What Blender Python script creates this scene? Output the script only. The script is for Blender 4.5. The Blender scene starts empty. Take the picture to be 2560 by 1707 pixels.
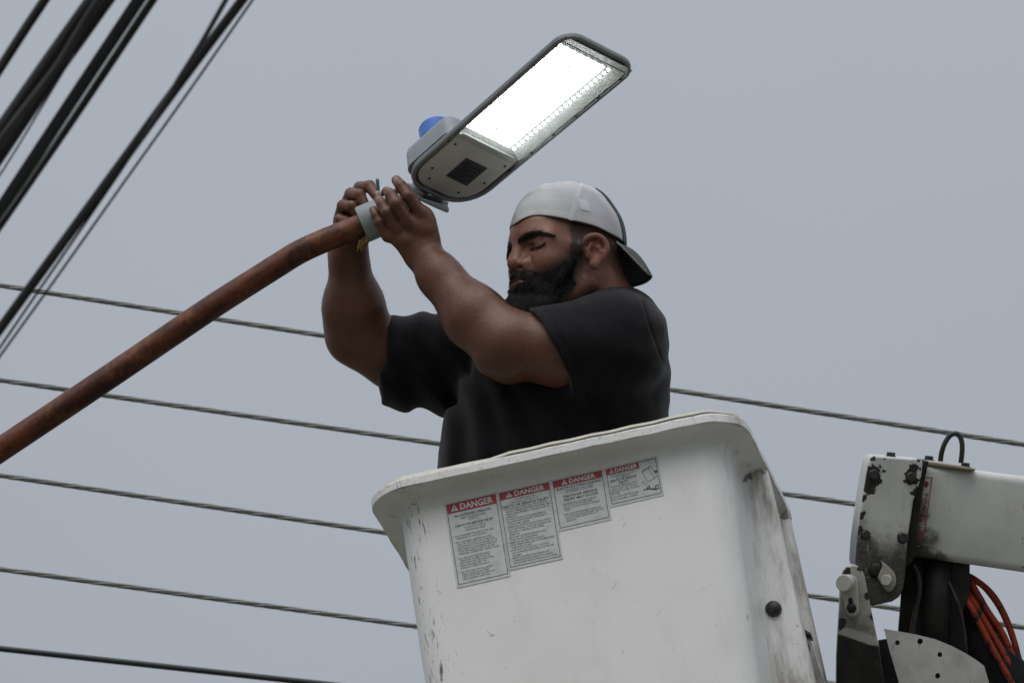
import bpy, bmesh, math, random
import numpy as np
from mathutils import Matrix, Vector

random.seed(7)
rng = np.random.default_rng(11)
SC = bpy.context.scene
COL = SC.collection
rad = math.radians

# ------------------------------------------------------------------ camera
PITCH = rad(25.0)
DIST = 16.4                      # metres from the lens to the worker
PXM = 1300.0                     # photograph pixels per metre at that distance
cam_d = bpy.data.cameras.new('camera')
cam = bpy.data.objects.new('camera', cam_d)
COL.objects.link(cam)
cam.location = (0, 0, 1.6)
cam.rotation_euler = (math.pi / 2 + PITCH, 0, 0)
cam_d.sensor_width = 36.0
cam_d.lens = 36.0 * DIST * PXM / 2560.0
cam_d.clip_start = 0.1
cam_d.clip_end = 20000
cam_d.dof.use_dof = True
cam_d.dof.focus_distance = DIST - 0.1
cam_d.dof.aperture_fstop = 5.6
SC.camera = cam

# ------------------------------------------------------------------ sky, sun, exposure
SUN_EL, SUN_AZ = rad(56), rad(198)      # azimuth clockwise from +Y: behind the camera, a little to the left
world = bpy.data.worlds.new('World')
SC.world = world
world.use_nodes = True
wn = world.node_tree
wn.nodes.clear()
w_out = wn.nodes.new('ShaderNodeOutputWorld')
w_bg = wn.nodes.new('ShaderNodeBackground')
w_bg.inputs['Strength'].default_value = 0.1
w_sky = wn.nodes.new('ShaderNodeTexSky')
w_sky.sky_type = 'NISHITA'
w_sky.sun_disc = False
w_sky.sun_elevation = SUN_EL
w_sky.sun_rotation = SUN_AZ
w_tc = wn.nodes.new('ShaderNodeTexCoord')
w_sep = wn.nodes.new('ShaderNodeSeparateXYZ')
wn.links.new(w_tc.outputs['Generated'], w_sep.inputs[0])
w_ma = wn.nodes.new('ShaderNodeMath'); w_ma.operation = 'MAXIMUM'; w_ma.inputs[1].default_value = 0.0
wn.links.new(w_sep.outputs['Z'], w_ma.inputs[0])
w_mb = wn.nodes.new('ShaderNodeMath'); w_mb.operation = 'MULTIPLY_ADD'   # overcast: brightest overhead
w_mb.inputs[1].default_value = 0.80; w_mb.inputs[2].default_value = 0.20
wn.links.new(w_ma.outputs[0], w_mb.inputs[0])
w_noi = wn.nodes.new('ShaderNodeTexNoise')
w_noi.inputs['Scale'].default_value = 7.0; w_noi.inputs['Detail'].default_value = 3.0
wn.links.new(w_tc.outputs['Generated'], w_noi.inputs['Vector'])
w_mn = wn.nodes.new('ShaderNodeMath'); w_mn.operation = 'MULTIPLY_ADD'
w_mn.inputs[1].default_value = 0.14; w_mn.inputs[2].default_value = 0.93
wn.links.new(w_noi.outputs[0], w_mn.inputs[0])
w_mc = wn.nodes.new('ShaderNodeMath'); w_mc.operation = 'MULTIPLY'
wn.links.new(w_mb.outputs[0], w_mc.inputs[0]); wn.links.new(w_mn.outputs[0], w_mc.inputs[1])
w_vm = wn.nodes.new('ShaderNodeVectorMath'); w_vm.operation = 'SCALE'
w_vm.inputs[0].default_value = (7.60, 8.14, 8.98)       # grey cloud deck
wn.links.new(w_mc.outputs[0], w_vm.inputs['Scale'])
w_mix = wn.nodes.new('ShaderNodeMix'); w_mix.data_type = 'RGBA'
w_mix.inputs[0].default_value = 0.92
wn.links.new(w_sky.outputs[0], w_mix.inputs[6]); wn.links.new(w_vm.outputs[0], w_mix.inputs[7])
wn.links.new(w_mix.outputs[2], w_bg.inputs['Color'])
wn.links.new(w_bg.outputs[0], w_out.inputs[0])

sun_d = bpy.data.lights.new('sun', 'SUN')
sun_d.energy = 1.5
sun_d.angle = rad(55)
sun_d.color = (1.0, 0.96, 0.9)
sun = bpy.data.objects.new('sun', sun_d)
COL.objects.link(sun)
sdir = Vector((math.sin(SUN_AZ) * math.cos(SUN_EL), math.cos(SUN_AZ) * math.cos(SUN_EL), math.sin(SUN_EL)))
sun.rotation_euler = sdir.to_track_quat('Z', 'Y').to_euler()
sun.location = (0, 0, 30)

SC.view_settings.view_transform = 'Standard'
SC.view_settings.look = 'None'
SC.view_settings.exposure = 0.0
SC.view_settings.gamma = 1.0
SC.view_settings.use_curve_mapping = False

# ------------------------------------------------------------------ frames and mesh helpers
# Work frame: metres, x right, y up, z away along the line of sight, centred on the worker 16.4 m off.
RV = np.array([[1, 0, 0], [0, -math.sin(PITCH), math.cos(PITCH)], [0, math.cos(PITCH), math.sin(PITCH)]]).T
CV = np.array([0, 0, 1.6]) + DIST * RV[:, 2]

def V(px, py, t=0.0):
    k = (1 + t / DIST) / PXM
    return np.array([(px - 1280.0) * k, (853.5 - py) * k, t])

def Q(px, py, tp=0.0):           # depth in photograph pixels as well
    return V(px, py, tp / PXM)

def toW(P):
    return np.asarray(P, float) @ RV.T + CV

def props(o, label=None, cat=None, group=None, kind=None):
    if label: o['label'] = label
    if cat: o['category'] = cat
    if group: o['group'] = group
    if kind: o['kind'] = kind
    return o

def empty(name, loc, label=None, cat=None, group=None, rot=None):
    o = bpy.data.objects.new(name, None)
    o.empty_display_size = 0.1
    COL.objects.link(o)
    M = Matrix.Translation(Vector(loc))
    if rot is not None:
        M = M @ Matrix(np.asarray(rot).tolist()).to_4x4()
    o.matrix_world = M
    return props(o, label, cat, group)

def world_of(o):
    M = o.matrix_basis.copy()
    p = o.parent
    while p is not None:
        M = p.matrix_basis @ M
        p = p.parent
    return M

def raw(name, verts, faces, mat, smooth=True):
    me = bpy.data.meshes.new(name)
    me.from_pydata([tuple(map(float, v)) for v in verts], [], [tuple(map(int, f)) for f in faces])
    for m in (mat if isinstance(mat, (list, tuple)) else [mat]):
        if m is not None: me.materials.append(m)
    me.polygons.foreach_set('use_smooth', [bool(smooth)] * len(me.polygons))
    me.update()
    return me

def mk(name, geo, mat, parent=None, frame='view', smooth=True, bevel=0, bseg=2, label=None, cat=None, group=None, kind=None, auto=None, origin=None):
    """geo = (verts, faces) in the work frame ('view'), or already local ('local')."""
    verts, faces = geo[0], geo[1]
    o = bpy.data.objects.new(name, None)
    v = np.asarray(verts, float)
    if frame == 'view':
        v = toW(v)
        if parent is not None:
            Mi = np.array(world_of(parent).inverted())
            v = v @ Mi[:3, :3].T + Mi[:3, 3]
    org = np.zeros(3)
    if parent is None and frame == 'view':
        org = v.mean(0) if origin is None else toW(origin)
        v = v - org
    bpy.data.objects.remove(o)
    me = raw(name, v, faces, mat, smooth)
    if len(geo) > 2 and geo[2] is not None:
        me.polygons.foreach_set('material_index', np.asarray(geo[2], np.int32))
    o = bpy.data.objects.new(name, me)
    COL.objects.link(o)
    o.location = org
    if parent is not None: o.parent = parent
    if bevel:
        b = o.modifiers.new('bevel', 'BEVEL'); b.width = bevel; b.segments = bseg
        b.limit_method = 'ANGLE'; b.angle_limit = rad(35)
    if auto:
        try:
            me.set_sharp_from_angle(angle=rad(auto))
        except Exception:
            pass
    return props(o, label, cat, group, kind)

def cat_geo(*gs):
    vs, fs, n = [], [], 0
    for v, f in gs:
        v = np.asarray(v, float)
        vs.append(v); fs += [tuple(i + n for i in q) for q in f]; n += len(v)
    return np.vstack(vs), fs

def frame_of(d):
    d = np.asarray(d, float); d = d / np.linalg.norm(d)
    a = np.array([0, 0, 1.0]) if abs(d[2]) < 0.9 else np.array([1.0, 0, 0])
    u = np.cross(a, d); u /= np.linalg.norm(u)
    return u, np.cross(d, u), d

def tube(pts, r, n=12, caps=True, sx=1.0):
    pts = np.asarray(pts, float); m = len(pts)
    r = np.full(m, r, float) if np.isscalar(r) else np.asarray(r, float)
    T = np.gradient(pts, axis=0); T /= np.linalg.norm(T, axis=1)[:, None]
    u, w, _ = frame_of(T[0])
    vs, fs = [], []
    ang = np.arange(n) * 2 * math.pi / n
    for i in range(m):
        u = u - T[i] * (u @ T[i]); u /= np.linalg.norm(u); w = np.cross(T[i], u)
        vs.append(pts[i] + r[i] * (np.cos(ang)[:, None] * u * sx + np.sin(ang)[:, None] * w))
    for i in range(m - 1):
        for j in range(n):
            k = (j + 1) % n
            fs.append((i * n + j, i * n + k, (i + 1) * n + k, (i + 1) * n + j))
    if caps:
        fs.append(tuple(range(n))[::-1]); fs.append(tuple((m - 1) * n + j for j in range(n)))
    return np.vstack(vs), fs

def spline(pts, n=8):
    P = np.asarray(pts, float)
    P = np.vstack([2 * P[0] - P[1], P, 2 * P[-1] - P[-2]])
    out = []
    for i in range(1, len(P) - 2):
        for s in np.linspace(0, 1, n, endpoint=False):
            a, b, c, d = P[i - 1], P[i], P[i + 1], P[i + 2]
            out.append(0.5 * (2 * b + (c - a) * s + (2 * a - 5 * b + 4 * c - d) * s * s + (3 * b - a - 3 * c + d) * s ** 3))
    out.append(P[-2])
    return np.array(out)

def prism(poly, ext):
    """poly: 3-D points (a planar loop); ext: extrusion vector."""
    p = np.asarray(poly, float); n = len(p); e = np.asarray(ext, float)
    v = np.vstack([p, p + e])
    f = [tuple(range(n)), tuple(range(2 * n - 1, n - 1, -1))]
    f += [(i, i + n, (i + 1) % n + n, (i + 1) % n) for i in range(n)]
    return v, fix_wind(v, f)

def fix_wind(v, f):
    bm = bmesh.new()
    bv = [bm.verts.new(x) for x in v]
    for q in f:
        try: bm.faces.new([bv[i] for i in q])
        except ValueError: pass
    bmesh.ops.recalc_face_normals(bm, faces=bm.faces)
    bm.verts.index_update()
    out = [tuple(x.index for x in q.verts) for q in bm.faces]
    bm.free()
    return out

def box(lo, hi):
    x0, y0, z0 = lo; x1, y1, z1 = hi
    v = np.array([(x0, y0, z0), (x1, y0, z0), (x1, y1, z0), (x0, y1, z0), (x0, y0, z1), (x1, y0, z1), (x1, y1, z1), (x0, y1, z1)], float)
    return v, [(3, 2, 1, 0), (4, 5, 6, 7), (0, 1, 5, 4), (1, 2, 6, 5), (2, 3, 7, 6), (3, 0, 4, 7)]

def lathe(c, axis, prof, n=20):
    """prof: (radius, height along axis) pairs."""
    u, w, d = frame_of(axis); c = np.asarray(c, float)
    ang = np.arange(n) * 2 * math.pi / n
    vs = [c + h * d + r * (np.cos(ang)[:, None] * u + np.sin(ang)[:, None] * w) for r, h in prof]
    m = len(prof); fs = []
    for i in range(m - 1):
        for j in range(n):
            k = (j + 1) % n
            fs.append((i * n + j, i * n + k, (i + 1) * n + k, (i + 1) * n + j))
    fs.append(tuple(range(n))[::-1]); fs.append(tuple((m - 1) * n + j for j in range(n)))
    return np.vstack(vs), fs

def hexbolt(c, axis, r, h):
    return lathe(c, axis, [(r * 1.25, 0), (r * 1.25, h * .2), (r, h * .22), (r, h * .9), (r * .86, h)], 6)

def grid_faces(nu, nv, wrap=False):
    f = []
    for i in range(nu - 1):
        for j in range(nv if wrap else nv - 1):
            k = (j + 1) % nv
            f.append((i * nv + j, i * nv + k, (i + 1) * nv + k, (i + 1) * nv + j))
    return f

# ------------------------------------------------------------------ materials
class NB:
    def __init__(s, name):
        s.m = bpy.data.materials.new(name); s.m.use_nodes = True
        s.t = s.m.node_tree; s.t.nodes.clear()
        s.out = s.t.nodes.new('ShaderNodeOutputMaterial')
    def n(s, ty, ins=None, **pr):
        o = s.t.nodes.new('ShaderNode' + ty)
        for k, v in pr.items(): setattr(o, k, v)
        for k, v in (ins or {}).items():
            if isinstance(v, bpy.types.NodeSocket): s.t.links.new(v, o.inputs[k])
            else: o.inputs[k].default_value = v
        return o
    def math(s, op, a, b=0.0, c=0.0, clamp=False):
        o = s.n('Math', {0: a, 1: b, 2: c}, operation=op); o.use_clamp = clamp
        return o.outputs[0]
    def mix(s, f, a, b):
        a = a if isinstance(a, bpy.types.NodeSocket) else (*a, 1) if len(a) == 3 else a
        b = b if isinstance(b, bpy.types.NodeSocket) else (*b, 1) if len(b) == 3 else b
        return s.n('Mix', {0: f, 6: a, 7: b}, data_type='RGBA').outputs[2]
    def obj(s, scale=(1, 1, 1), loc=(0, 0, 0), rot=(0, 0, 0)):
        tc = s.n('TexCoord')
        return s.n('Mapping', {'Vector': tc.outputs['Object'], 'Scale': scale, 'Location': loc, 'Rotation': rot}).outputs[0]
    def noise(s, vec, scale, detail=4, rough=.55, dist=0.0):
        return s.n('TexNoise', {'Vector': vec, 'Scale': scale, 'Detail': detail, 'Roughness': rough, 'Distortion': dist}).outputs[0]
    def ramp(s, v, lo, hi):
        return s.n('MapRange', {0: v, 1: lo, 2: hi, 3: 0.0, 4: 1.0}, interpolation_type='SMOOTHSTEP').outputs[0]
    def bump(s, h, st=.3, d=.002):
        return s.n('Bump', {'Height': h, 'Strength': st, 'Distance': d}).outputs[0]
    def bsdf(s, col, rough=.5, metal=0.0, normal=None, **kw):
        ins = {'Base Color': col if isinstance(col, bpy.types.NodeSocket) else (*col, 1), 'Roughness': rough, 'Metallic': metal}
        if normal is not None: ins['Normal'] = normal
        ins.update(kw)
        b = s.n('BsdfPrincipled', ins)
        s.t.links.new(b.outputs[0], s.out.inputs[0])
        return s.m

def simple(name, col, rough=.5, metal=0.0, var=.15, sc=30, bump=.1, spec=.5):
    b = NB(name); v = b.obj()
    n = b.noise(v, sc, 5)
    c = b.mix(b.ramp(n, .3, .7), tuple(x * (1 - var) for x in col), tuple(min(1, x * (1 + var)) for x in col))
    return b.bsdf(c, b.math('MULTIPLY_ADD', n, .2, rough - .1), metal, b.bump(b.noise(v, sc * 4, 3), bump, .001), **{'Specular IOR Level': spec})
# ------------------------------------------------------------------ ground
def mat_ground():
    b = NB('ground_dry_grass'); v = b.obj()
    n = b.noise(v, .4, 8, .7); n2 = b.noise(v, 9, 6, .7)
    c = b.mix(b.ramp(n, .35, .65), (.10, .10, .085), (.17, .155, .125))
    c = b.mix(b.ramp(n2, .4, .7), c, (.07, .085, .045))
    return b.bsdf(c, .9, 0, b.bump(n2, .6, .02))
g = mk('ground', ([(-3000, -3000, 0), (3000, -3000, 0), (3000, 3000, 0), (-3000, 3000, 0)], [(0, 1, 2, 3)]), mat_ground(), frame='local', smooth=False, kind='structure')

# ------------------------------------------------------------------ bucket
PSI, TH, RHO = rad(8.8), rad(25.0), rad(8.5)
def roll(v):
    return np.array([v[0] * math.cos(RHO) - v[1] * math.sin(RHO), v[0] * math.sin(RHO) + v[1] * math.cos(RHO), v[2]])
E1 = roll((math.cos(PSI), math.sin(PSI) * math.sin(TH), -math.sin(PSI) * math.cos(TH)))
E2 = roll((0, math.cos(TH), math.sin(TH)))
E3 = roll((math.sin(PSI), -math.cos(PSI) * math.sin(TH), math.cos(PSI) * math.cos(TH)))
BO = V(904, 1217, -.235)
RB = np.column_stack([E1, E2, E3])
def b2v(p): return BO + np.asarray(p, float) @ RB.T
def face_uv(px, py, e3):
    """local (e1,e2) of the point of plane e3 = const seen at a photograph pixel"""
    d = V(px, py, 0); cam0 = np.array([0, 0, -DIST]); ray = d - cam0
    A = np.column_stack([E1, E2, -ray]); r = cam0 - BO - E3 * e3
    s = np.linalg.solve(A, r)
    return np.array([s[0], s[1]])
BW = 966 / (PXM * .99 * 1.018)     # flange width
BDp = .60                          # flange depth
OV = .050
BH = 1.2
bucket = empty('aerial_bucket', toW(b2v((BW / 2, -BH, BDp / 2))), 'worn white fibreglass lift bucket with danger stickers, holding the worker', 'bucket', rot=RV @ RB)
BOFF = np.array([BW / 2, -BH, BDp / 2])
def bmk(name, geo, mat, parent=bucket, **kw):
    v = np.asarray(geo[0], float) - BOFF
    return mk(name, (v,) + tuple(geo[1:]), mat, parent, frame='local', **kw)

def spots(b, vec, pts, amp, sc):
    """mask of ragged spots: pts = (centre, radius)"""
    n = b.math('MULTIPLY_ADD', b.noise(vec, sc, 4, .65), amp, -amp * .5)
    tot = None
    for c, r in pts:
        d = b.n('VectorMath', {0: vec, 1: tuple(c)}, operation='DISTANCE').outputs['Value']
        m = b.math('LESS_THAN', b.math('ADD', d, n), r)
        tot = m if tot is None else b.math('MAXIMUM', tot, m)
    return tot

def mat_bucket(name, edge=False, dirt=1.0):
    b = NB(name); v = b.obj()
    base = b.mix(b.ramp(b.noise(v, 3.2, 5, .6), .35, .7), (.84, .845, .835), (.77, .768, .75))
    # soft grey-brown handling grime, stronger toward the mounting side
    sep = b.n('SeparateXYZ', {0: v})
    right = b.ramp(sep.outputs['X'], .275, .36)
    g1 = b.ramp(b.noise(b.obj((1, .22, 1)), 16, 7, .65), .50 if dirt <= 1 else .38, .74 if dirt <= 1 else .66)
    base = b.mix(b.math('MULTIPLY', g1, b.math('MULTIPLY_ADD', right, .60 * dirt, .08)), base, (.20, .155, .12))
    # vertical scuff runs near the left corner
    band = b.math('MULTIPLY', b.ramp(sep.outputs['X'], -.315, -.30), b.math('SUBTRACT', 1.0, b.ramp(sep.outputs['X'], -.275, -.245)))
    sc = b.ramp(b.noise(b.obj((1.3, .16, 1.3)), 120, 5, .7), .555, .61)
    brk = b.ramp(b.noise(v, 13, 4, .7), .42, .55)
    base = b.mix(b.math('MULTIPLY', b.math('MULTIPLY', band, sc), b.math('MULTIPLY', brk, .85)), base, (.05, .05, .045))
    # thin random scratches and specks
    w = b.noise(b.obj((1, .5, 1), rot=(0, 0, .6)), 46, 6, .75, .6)
    base = b.mix(b.math('MULTIPLY', b.ramp(w, .642, .685), .50), base, (.16, .14, .11))
    rust = b.math('MULTIPLY', b.ramp(b.noise(b.obj((.5, 1, 1), (3.1, 1.7, 0)), 38, 4, .7), .66, .70), b.ramp(b.noise(v, 5, 2), .5, .62))
    base = b.mix(b.math('MULTIPLY', rust, .7), base, (.33, .18, .06))
    # small black specks and rub marks
    sk = b.math('MULTIPLY', b.ramp(b.noise(v, 150, 3, .7), .715, .74), b.ramp(b.noise(b.obj((1, 1, 1), (9, 2, 4)), 7, 3), .48, .60))
    base = b.mix(b.math('MULTIPLY', sk, .75), base, (.07, .065, .06))
    rub = b.math('MULTIPLY', b.ramp(b.noise(b.obj((1, .7, 1), (2, 8, 1)), 24, 6, .7), .60, .72), b.ramp(b.noise(v, 70, 4, .7), .45, .6))
    base = b.mix(b.math('MULTIPLY', rub, .30), base, (.26, .23, .19))
    if dirt > 1:
        c0 = np.array([*face_uv(1868, 1186, .262), .262]) - BOFF; c1 = np.array([*face_uv(1900, 1180, .262), .262]) - BOFF; c2 = np.array([*face_uv(1852, 1196, .262), .262]) - BOFF; c3 = np.array([*face_uv(1968, 1286, .475), .475]) - BOFF
        base = b.mix(b.math('MULTIPLY', spots(b, v, [(c0, .012), (c1, .006), (c2, .013), (c3, .010)], .045, 55), .75), base, (.07, .055, .045))
    if edge:
        e = b.ramp(b.noise(b.obj((1, 2, 1)), 70, 7, .75), .52, .66)
        base = b.mix(b.math('MULTIPLY', e, .55), base, (.22, .20, .17))
        e2 = b.ramp(b.noise(b.obj((1, 1.6, 1), (7, 3, 1)), 45, 7, .8), .63, .66)
        base = b.mix(b.math('MULTIPLY', e2, .85), base, (.055, .05, .045))
    return b.bsdf(base, b.math('MULTIPLY_ADD', g1, .2, .38), 0, b.bump(b.noise(v, 160, 4), .12, .001), **{'Specular IOR Level': .35})
M_BUCKET = mat_bucket('bucket_gelcoat')
M_RIB = mat_bucket('rib_gelcoat_grimy', False, 1.5)
M_RIM = mat_bucket('bucket_rim_worn', True)
M_LINER = simple('liner_plastic_cream', (.70, .67, .58), .5, 0, .10, 22, .2)
M_INNER = simple('bucket_inside', (.6, .59, .55), .6, 0, .1, 8)

def rrect(o, r, h, nc=9, ns=14):
    """rounded rectangle loop at height h, outset o from the flange-inner (wall) rectangle"""
    x0, x1 = OV - o, BW - OV + o; z0, z1 = OV - o, BDp - OV + o
    r = min(r, (x1 - x0) / 2 - .01)
    pts = []
    cs = [((x1 - r, z0 + r), -90), ((x1 - r, z1 - r), 0), ((x0 + r, z1 - r), 90), ((x0 + r, z0 + r), 180)]
    for i, ((cx, cz), a0) in enumerate(cs):
        for a in np.radians(np.linspace(a0, a0 + 90, nc)):
            pts.append((cx + r * math.cos(a), h, cz + r * math.sin(a)))
        nx, a1 = cs[(i + 1) % 4]
        e = np.array([nx[0] + r * math.cos(rad(a1)), h, nx[1] + r * math.sin(rad(a1))])
        s = np.array(pts[-1])
        for k in range(1, ns): pts.append(tuple(s + (e - s) * k / ns))
    return np.array(pts)
def loops(spec, cap0=False, cap1=False):
    L = [rrect(*s) for s in spec]; n = len(L[0])
    v = np.vstack(L); f = grid_faces(len(L), n, True)
    if cap0: f.append(tuple(range(n)))
    if cap1: f.append(tuple((len(L) - 1) * n + j for j in range(n)))
    return v, fix_wind(v, f)
TAP = .016
shell = loops([(-TAP - .03, .04, -BH), (-TAP - .008, .055, -BH + .02), (-TAP * .5, .055, -.6), (-.0005, .055, -.34), (0, .055, -.12), (.0, .055, -.046), (.0025, .056, -.038), (.007, .058, -.030), (.015, .064, -.0245), (.028, .075, -.0205), (.0475, .088, -.0185)], cap0=True)
def wob(v, amp=.0006):
    return v + amp * np.column_stack([np.sin(v[:, 0] * 61 + v[:, 2] * 47), np.sin(v[:, 0] * 83 + v[:, 2] * 59 + 1.3), np.cos(v[:, 2] * 71 + v[:, 0] * 23)])
bmk('shell', shell, M_BUCKET)
rim = loops([(.0475, .088, -.0185), (.0502, .089, -.0175), (.0502, .089, -.003), (.048, .088, .0), (.02, .07, .0005), (-.01, .05, .0005), (-.012, .05, -.004), (-.012, .05, -.20), (-.03, .05, -BH + .03)])
rv = rim[0].copy(); top = rv[:, 1] > -.05; rv[top] = wob(rv[top])
bmk('rim', (rv, rim[1]), M_RIM, auto=35)
liner = loops([(.041, .084, .0025), (.0415, .084, .0075), (.040, .083, .0082), (-.012, .05, .0082), (-.0165, .048, .004), (-.018, .046, -.5), (-.034, .046, -BH + .06)])
lv = liner[0].copy(); top = lv[:, 1] > -.02
lv[top] = wob(lv[top], .0008)
# the liner lip has a broken step along the front edge
lv[:, 1] += np.where(top & (lv[:, 0] > .27) & (lv[:, 2] < .1), .004, 0)
bmk('liner', (lv, liner[1]), M_LINER)

# moulded mounting ribs on the right-hand side
def rib(z0, z1):
    ys = [-.0195, -.30, -.62, -1.0]
    L = []
    for y in ys:
        xo = BW - .002 + .055 * (-y) ; xi = BW - OV - TAP * .6 * (-y) - .01
        if y < -.9: xo = xi + .012
        q = .012
        L += [(xi - .0, y, z0 - .030), (xi + .012, y, z0 - .010), (xi + .03, y, z0), (xo - q, y, z0 + .002), (xo - .003, y, z0 + .006), (xo, y, z0 + q), (xo, y, z1 - q), (xo - q, y, z1), (xi, y, z1 + .01)]
    n = 9
    f = grid_faces(len(ys), n, True)
    f += [tuple(range(n)), tuple((len(ys) - 1) * n + j for j in range(n))]
    v = np.array(L)
    return v, fix_wind(v, f)
for z0, z1 in ((.262, .305), (.475, .518)):
    bmk('mounting_rib', rib(z0, z1), M_RIB, auto=40)

M_RUBBER = simple('black_rubber', (.022, .022, .022), .45, 0, .3, 60, .3)
M_DARKSTEEL = simple('dark_steel', (.055, .055, .052), .45, .6, .35, 40, .3)
M_GRIME = simple('greasy_black_steel', (.020, .018, .017), .55, .0, .5, 20, .4, .3)
uv = face_uv(1933, 1520, .256)
bmk('rubber_stop', lathe((uv[0], uv[1], .264), (0, 0, -1), [(.0155, 0), (.0155, .006), (.0145, .012), (.011, .0155), (.004, .017)], 24), M_RUBBER)
def bp(px, py, e3):
    a = face_uv(px, py, e3); return (a[0], a[1], e3)
plate = [bp(*p, .40) for p in ((1992, 1608), (2000, 1592), (2014, 1588), (2026, 1600), (2040, 1650), (2078, 1760), (2084, 1900), (2000, 1900), (2010, 1760), (1996, 1660))]
M_STAIN = simple('stained_steel', (.19, .18, .17), .5, .3, .4, 18, .3)
bp_o = bmk('mounting_bracket', prism(plate, (0, 0, .012)), M_STAIN, bevel=.002)
c = np.array(bp(2012, 1618, .398)); bmk('bracket_bolt', hexbolt(c, (0, 0, -1), .009, .008), M_DARKSTEEL, parent=bucket)
c = np.array(bp(2003, 1588, .39)); bmk('bump_pad', prism([bp(*p, .392) for p in ((1985, 1572), (2010, 1570), (2026, 1580), (2026, 1590), (2008, 1582), (1988, 1586))], (0, 0, .03)), M_RUBBER, bevel=.002)

# ------------------------------------------------------------------ danger stickers
def flat(name, col, rough=.45):
    b = NB(name); v = b.obj()
    n = b.noise(v, 60, 4)
    c = b.mix(b.ramp(n, .4, .75), col, tuple(x * .82 for x in col))
    return b.bsdf(c, rough)
M_STK = flat('sticker_white_vinyl', (.56, .58, .58))
M_RED = flat('sticker_red_ink', (.34, .018, .026))
M_INK = flat('sticker_black_ink', (.035, .042, .045))
M_WINK = flat('sticker_white_ink', (.62, .62, .62))

def text_mesh(s, bold=0.0):
    cu = bpy.data.curves.new('txt', 'FONT'); cu.body = s; cu.size = 1.0; cu.offset = bold; cu.resolution_u = 2
    o = bpy.data.objects.new('txt', cu); COL.objects.link(o)
    dg = bpy.context.evaluated_depsgraph_get()
    me = bpy.data.meshes.new_from_object(o.evaluated_get(dg))
    v = np.array([x.co[:] for x in me.vertices]) if len(me.vertices) else np.zeros((0, 3))
    f = [tuple(p.vertices) for p in me.polygons]
    bpy.data.objects.remove(o); bpy.data.curves.remove(cu); bpy.data.meshes.remove(me)
    return v, f
CAPH = .729 * 1.0
def text_line(s, x0, y0, w, h, bold=0.0):
    """line of capitals: left x0, baseline y0, width w, cap height h"""
    v, f = text_mesh(s, bold)
    if not len(v): return v, f
    ref = .69
    v = v.copy(); xm, xM = v[:, 0].min(), v[:, 0].max()
    v[:, 0] = (v[:, 0] - xm) / (xM - xm) * w + x0
    v[:, 1] = v[:, 1] / ref * h + y0
    return v, f

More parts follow.
